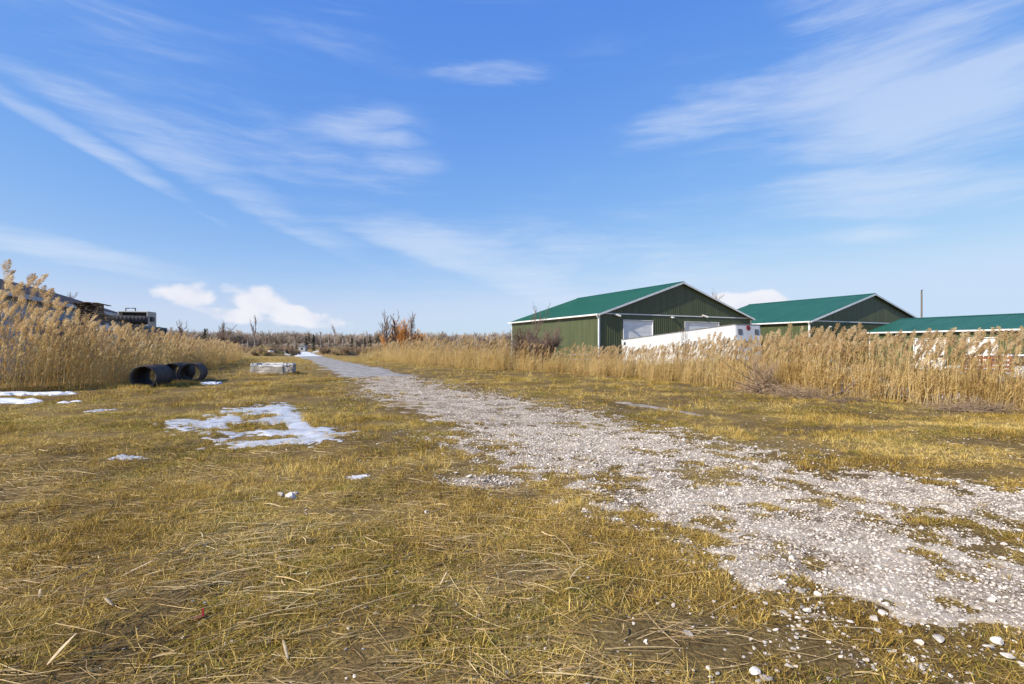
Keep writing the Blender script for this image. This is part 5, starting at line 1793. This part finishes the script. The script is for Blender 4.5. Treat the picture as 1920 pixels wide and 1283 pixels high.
# dirt mounds with debris
def mound(px, d_, a, bb, hh, seed, label):
    x0 = (px - CX) / F * d_
    X, Y = np.meshgrid(np.linspace(-1, 1, 46), np.linspace(-1, 1, 30))
    hgt = np.clip(1 - X ** 2 - Y ** 2, 0, 1) ** .8 * hh * (.35 + 1.3 * fbm(X * 3 + seed, Y * 3, 72, 4)) - .15
    Xw, Yw = x0 + X * a, d_ + Y * bb
    V = np.stack([Xw, Yw, H(Xw, Yw) + hgt], -1).reshape(-1, 3)
    i = (np.arange(45)[None, :] + np.arange(29)[:, None] * 46).ravel()
    o = bpy.data.objects.new('dirt_mound', mesh_np('dirt_mound', V, np.stack([i, i + 1, i + 47, i + 46], -1), mats=M['mound'])); link(o)
    tag(o, label, 'mound', kind='structure')


mound(500, 88, 4.2, 2.5, 1.7, 1, 'mossy dirt mound left of the far road')
mound(636, 86, 3.4, 2.4, 1.5, 2, 'weedy dirt mound right of the far road')
mound(540, 92, 1.8, 1.6, 1.1, 3, 'small dark dirt mound at the road edge')
for i, (px, d_, z, l, wv, rz) in enumerate([(600, 88, .75, 'pale broken slab lying on the right-hand mound', 1.5, .1), (613, 87, .6, 'smaller pale slab right of the broken one', .9, -.4), (537, 90, .6, 'white debris chunk on the small dark mound', .7, .5), (515, 86, .8, 'pale plank sticking out of the left mound', .8, .9), (545, 88, .25, 'low pale rubble at the road edge', 1.0, .2)]):
    x0 = (px - CX) / F * d_
    b = MB(); b.box((-wv / 2, -.35, -.10), (wv / 2, .35, .10)); o = b.build('rubble_slab', M['concrete_worn'], bevel=.03); o.location = (x0, d_ - 1.2, HZ(x0, d_) + z); o.rotation_euler = (.2, .1 * (i - 2), rz)
    tag(o, l, 'rubble', 'rubble by the far road')
    b2 = MB(); 


# ------------------------------------------------------------------ brush piles at the reed edge
def brush_pile(px, py, w, hh, n, seed, label, lean=0.0):
    rng = np.random.default_rng(seed)
    x0, d_ = G(px, py)
    segs = []
    for _ in range(n):
        a = rng.uniform(0, 6.283)
        p = Vector((rng.normal(0, w * .4), rng.normal(0, w * .22), abs(rng.normal(0, hh * .35))))
        dv_ = Vector((math.cos(a), math.sin(a) * .7, rng.uniform(-.2, .5))).normalized()
        r_ = rng.uniform(.003, .009)
        for s in range(4):
            q = p + dv_ * rng.uniform(.08, .2)
            segs.append((p, q, r_, r_ * .8)); r_ *= .8
            p = q; dv_ = (dv_ + Vector((rng.normal(0, .3), rng.normal(0, .3), rng.normal(-.05, .25)))).normalized()
    o = bpy.data.objects.new('brush_pile', segs_mesh('brush_pile', segs, M['brush'])); link(o)
    o.location = (x0, d_, HZ(x0, d_))
    tag(o, label, 'brush', kind='stuff')


brush_pile(1425, 738, .75, .5, 420, 1, 'tangle of cut brush at the foot of the right-hand reeds')
brush_pile(1500, 746, .8, .3, 420, 2, 'low heap of brush right of the larger tangle')
brush_pile(1590, 757, .5, .15, 150, 3, 'small dark twig heap at the reed edge')
brush_pile(1820, 772, 1.1, .2, 380, 4, 'flattened dark twig heap near the right edge')


def limb(pts, r0, seed, label, side=8):
    rng = np.random.default_rng(seed)
    V = [Vector(p) for p in pts]
    segs = []; tw = []
    for k in range(len(V) - 1):
        n = 4
        for s in range(n):
            t0, t1 = s / n, (s + 1) / n
            g0 = (k + t0) / (len(V) - 1); g1 = (k + t1) / (len(V) - 1)
            a, c_ = V[k].lerp(V[k + 1], t0), V[k].lerp(V[k + 1], t1)
            segs.append((a, c_, r0 * (1 - g0 * .8), r0 * (1 - g1 * .8)))
            for _ in range(2):
                if rng.uniform() < .5 and g0 > .15:
                    d_ = ((V[k + 1] - V[k]).normalized() + Vector((rng.normal(0, .5), rng.normal(0, .5), rng.normal(.2, .4)))).normalized()
                    p = a; L_ = rng.uniform(.15, .5); rr_ = r0 * .3
                    for q in range(3):
                        e_ = p + d_ * L_ / 3; tw.append((p, e_, rr_, rr_ * .7)); rr_ *= .7; p = e_
                        d_ = (d_ + Vector((rng.normal(0, .15), rng.normal(0, .15), rng.normal(0, .15)))).normalized()
    root = empty('dead_branch', V[0], 0, label, 'branch')
    sh = lambda S: [(a - V[0], b_ - V[0], p, q) for a, b_, p, q in S]
    o = bpy.data.objects.new('limb', segs_mesh('limb', sh(segs), M['bark'], 5)); link(o, root)
    if tw:
        o = bpy.data.objects.new('twigs', segs_mesh('twigs', sh(tw), M['twig'])); link(o, root); o['kind'] = 'stuff'


def Pd(px, py, d_): return ((px - CX) / F * d_, d_, CH + (HY - py) / F * d_)


tree(1432, 17.1, 664, 'bare tan shrub leaning over the brush tangle before the trailer', 448, name='bare_shrub', n_main=22, spread=.5, levels=3, twig=.0045, r0=.02, dens=4, trunk_frac=.3, trunk='brush', crown='brush')
limb([Pd(1550, 746, 15.3), Pd(1580, 734, 15.1), Pd(1606, 714, 15.0)], .028, 1, 'dark dead branch slanting up to the right at the reed edge')
limb([Pd(1455, 732, 17.3), Pd(1420, 700, 17.4), Pd(1375, 668, 17.5)], 0.022, 2, 'long bare branch slanting up to the left over the brush tangle')
limb([Pd(1440, 728, 17.2), Pd(1395, 705, 17.1), Pd(1345, 672, 17.1)], 0.020, 3, 'lower bare branch slanting left over the brush tangle')
limb([Pd(1425, 730, 17.0), Pd(1402, 690, 17.3), Pd(1392, 650, 17.6)], 0.018, 4, 'steep bare branch rising above the brush tangle')
limb([Pd(1430, 735, 16.9), Pd(1380, 716, 16.8), Pd(1340, 700, 16.9)], 0.016, 5, 'lowest bare branch leaning left from the brush tangle')
limb([Pd(1470, 738, 16.6), Pd(1450, 705, 16.9), Pd(1436, 676, 17.0)], 0.016, 6, 'short steep branch right of the brush tangle top')

# ------------------------------------------------------------------ single stones, husks and litter in the foreground
def stone_at(px, py, wpx, k, label, group=None, flat=1.0):
    x, y = G(px, py)
    s = wpx / F * y / 2
    o = bpy.data.objects.new('stone', ST[k % 8]); link(o)
    o.location = (x, y, HZ(x, y) + s * .30 + .008); o.rotation_euler = (random.uniform(-.2, .2), random.uniform(-.2, .2), random.uniform(0, 6.28)); o.scale = (s * .82, s * .82, s * .82 * flat)
    tag(o, label, 'stone', group)


stone_at(527, 931, 20, 0, 'grey-white rock at the left of the pair in the foreground grass')
stone_at(546, 934, 30, 1, 'larger white rock at the right of the pair in the foreground grass')
stone_at(552, 927, 16, 2, 'small rock tucked behind the pair in the foreground grass')
LOOSE = [(1339, 1123, 14), (1435, 1131, 14), (1378, 1133, 11), (1358, 1132, 8), (1484, 1140, 10), (1515, 1144, 22), (1495, 1155, 14), (1513, 1163, 13), (1498, 1171, 13), (1493, 1191, 13), (1595, 1164, 15), (1640, 1160, 24),
                                 (1646, 1179, 16), (1581, 1188, 12), (1478, 1239, 20), (1457, 1249, 14), (1554, 1266, 14), (1415, 1260, 30), (1438, 1268, 26), (1422, 1277, 16), (1345, 1268, 12), (1625, 1239, 16), (1435, 1239, 9), (1332, 1274, 10), (1300, 1265, 9),
                                 (1700, 1170, 20), (1760, 1195, 26), (1870, 1205, 30), (1890, 1230, 24), (1745, 1025, 14), (1830, 1075, 14), (1850, 1212, 18), (1685, 1180, 16), (1790, 1140, 18)]
for i, (px, py, w) in enumerate(LOOSE):
    stone_at(px, py, w, i, nth(rank(LOOSE, i)) + ' pale loose limestone stone from the left at lower right', 'large loose stones at lower right', .8)
RUBBLE = [(855, 888, 12), (880, 892, 14), (905, 900, 12), (925, 908, 11), (870, 902, 9), (895, 912, 10), (940, 902, 9)]
for i, (px, py, w) in enumerate(RUBBLE):
    stone_at(px, py, w, i + 3, nth(rank(RUBBLE, i)) + ' stone from the left in the rubble patch left of the track', 'stones of the rubble patch left of the track', .6)


def husk(px, py, Lh, wd, rz, el, label, seed):
    rng = np.random.default_rng(seed)
    x, y = G(px, py)
    v, f = [], []
    for s in range(7):
        t = s / 6
        ww = wd * math.sin(math.pi * (.1 + .85 * t)) ** .7
        cz = .15 * Lh * math.sin(t * 2.2) * .3
        for q, off in ((-1, 0), (0, .3), (1, 0)):
            v.append((t * Lh, q * ww, cz - off * ww + rng.normal(0, .001)))
    for s in range(6):
        for q in range(2):
            a = s * 3 + q; f.append((a, a + 3, a + 4, a + 1))
    me = mesh_np('husk', v, f, mats=M['husk'])
    o = bpy.data.objects.new('reed_husk', me); link(o)
    o.location = (x, y, HZ(x, y) + .02); o.rotation_euler = (Matrix.Rotation(rz, 3, 'Z') @ Matrix.Rotation(-el, 3, 'Y')).to_euler()
    md = o.modifiers.new('thick', 'SOLIDIFY'); md.thickness = .0012
    tag(o, label, 'husk')


husk(88, 1275, .15, .012, R(55), R(40), 'pale split reed husk sticking up at lower left', 1)
husk(212, 1152, .11, .009, R(150), R(8), 'curled pale husk lying above the sticking one', 2)
husk(74, 1128, .09, .008, R(130), R(12), 'short pale husk farthest left in the foreground', 3)
husk(540, 1252, .13, .007, R(125), R(15), 'pale narrow husk left of bottom centre', 4)
husk(825, 1108, .10, .005, R(60), R(35), 'thin pale husk standing in the middle foreground', 5)
husk(225, 1095, .22, .008, R(55), R(10), 'long pale leaf lying aslant in the left foreground', 6)
husk(1880, 1010, .12, .005, R(70), R(20), 'thin pale husk at the right edge on the gravel', 7)
x, y = G(378, 1165)
root = empty('litter_scrap', (x, y, HZ(x, y) + .012), .3, 'small brown scrap with a red strip in the left foreground', 'litter')
b = MB(); b.prism([(-.05, -.015, 0), (.0, -.02, .008), (.03, .0, .012), (.0, .03, .004), (-.04, .02, .002)], (0, 0, .004)); b.build('scrap', M['brown_leaf'], root)
b = MB(); b.box((.002, -.004, .006), (.012, .004, .055)); b.build('strip', M['red_plastic'], root)
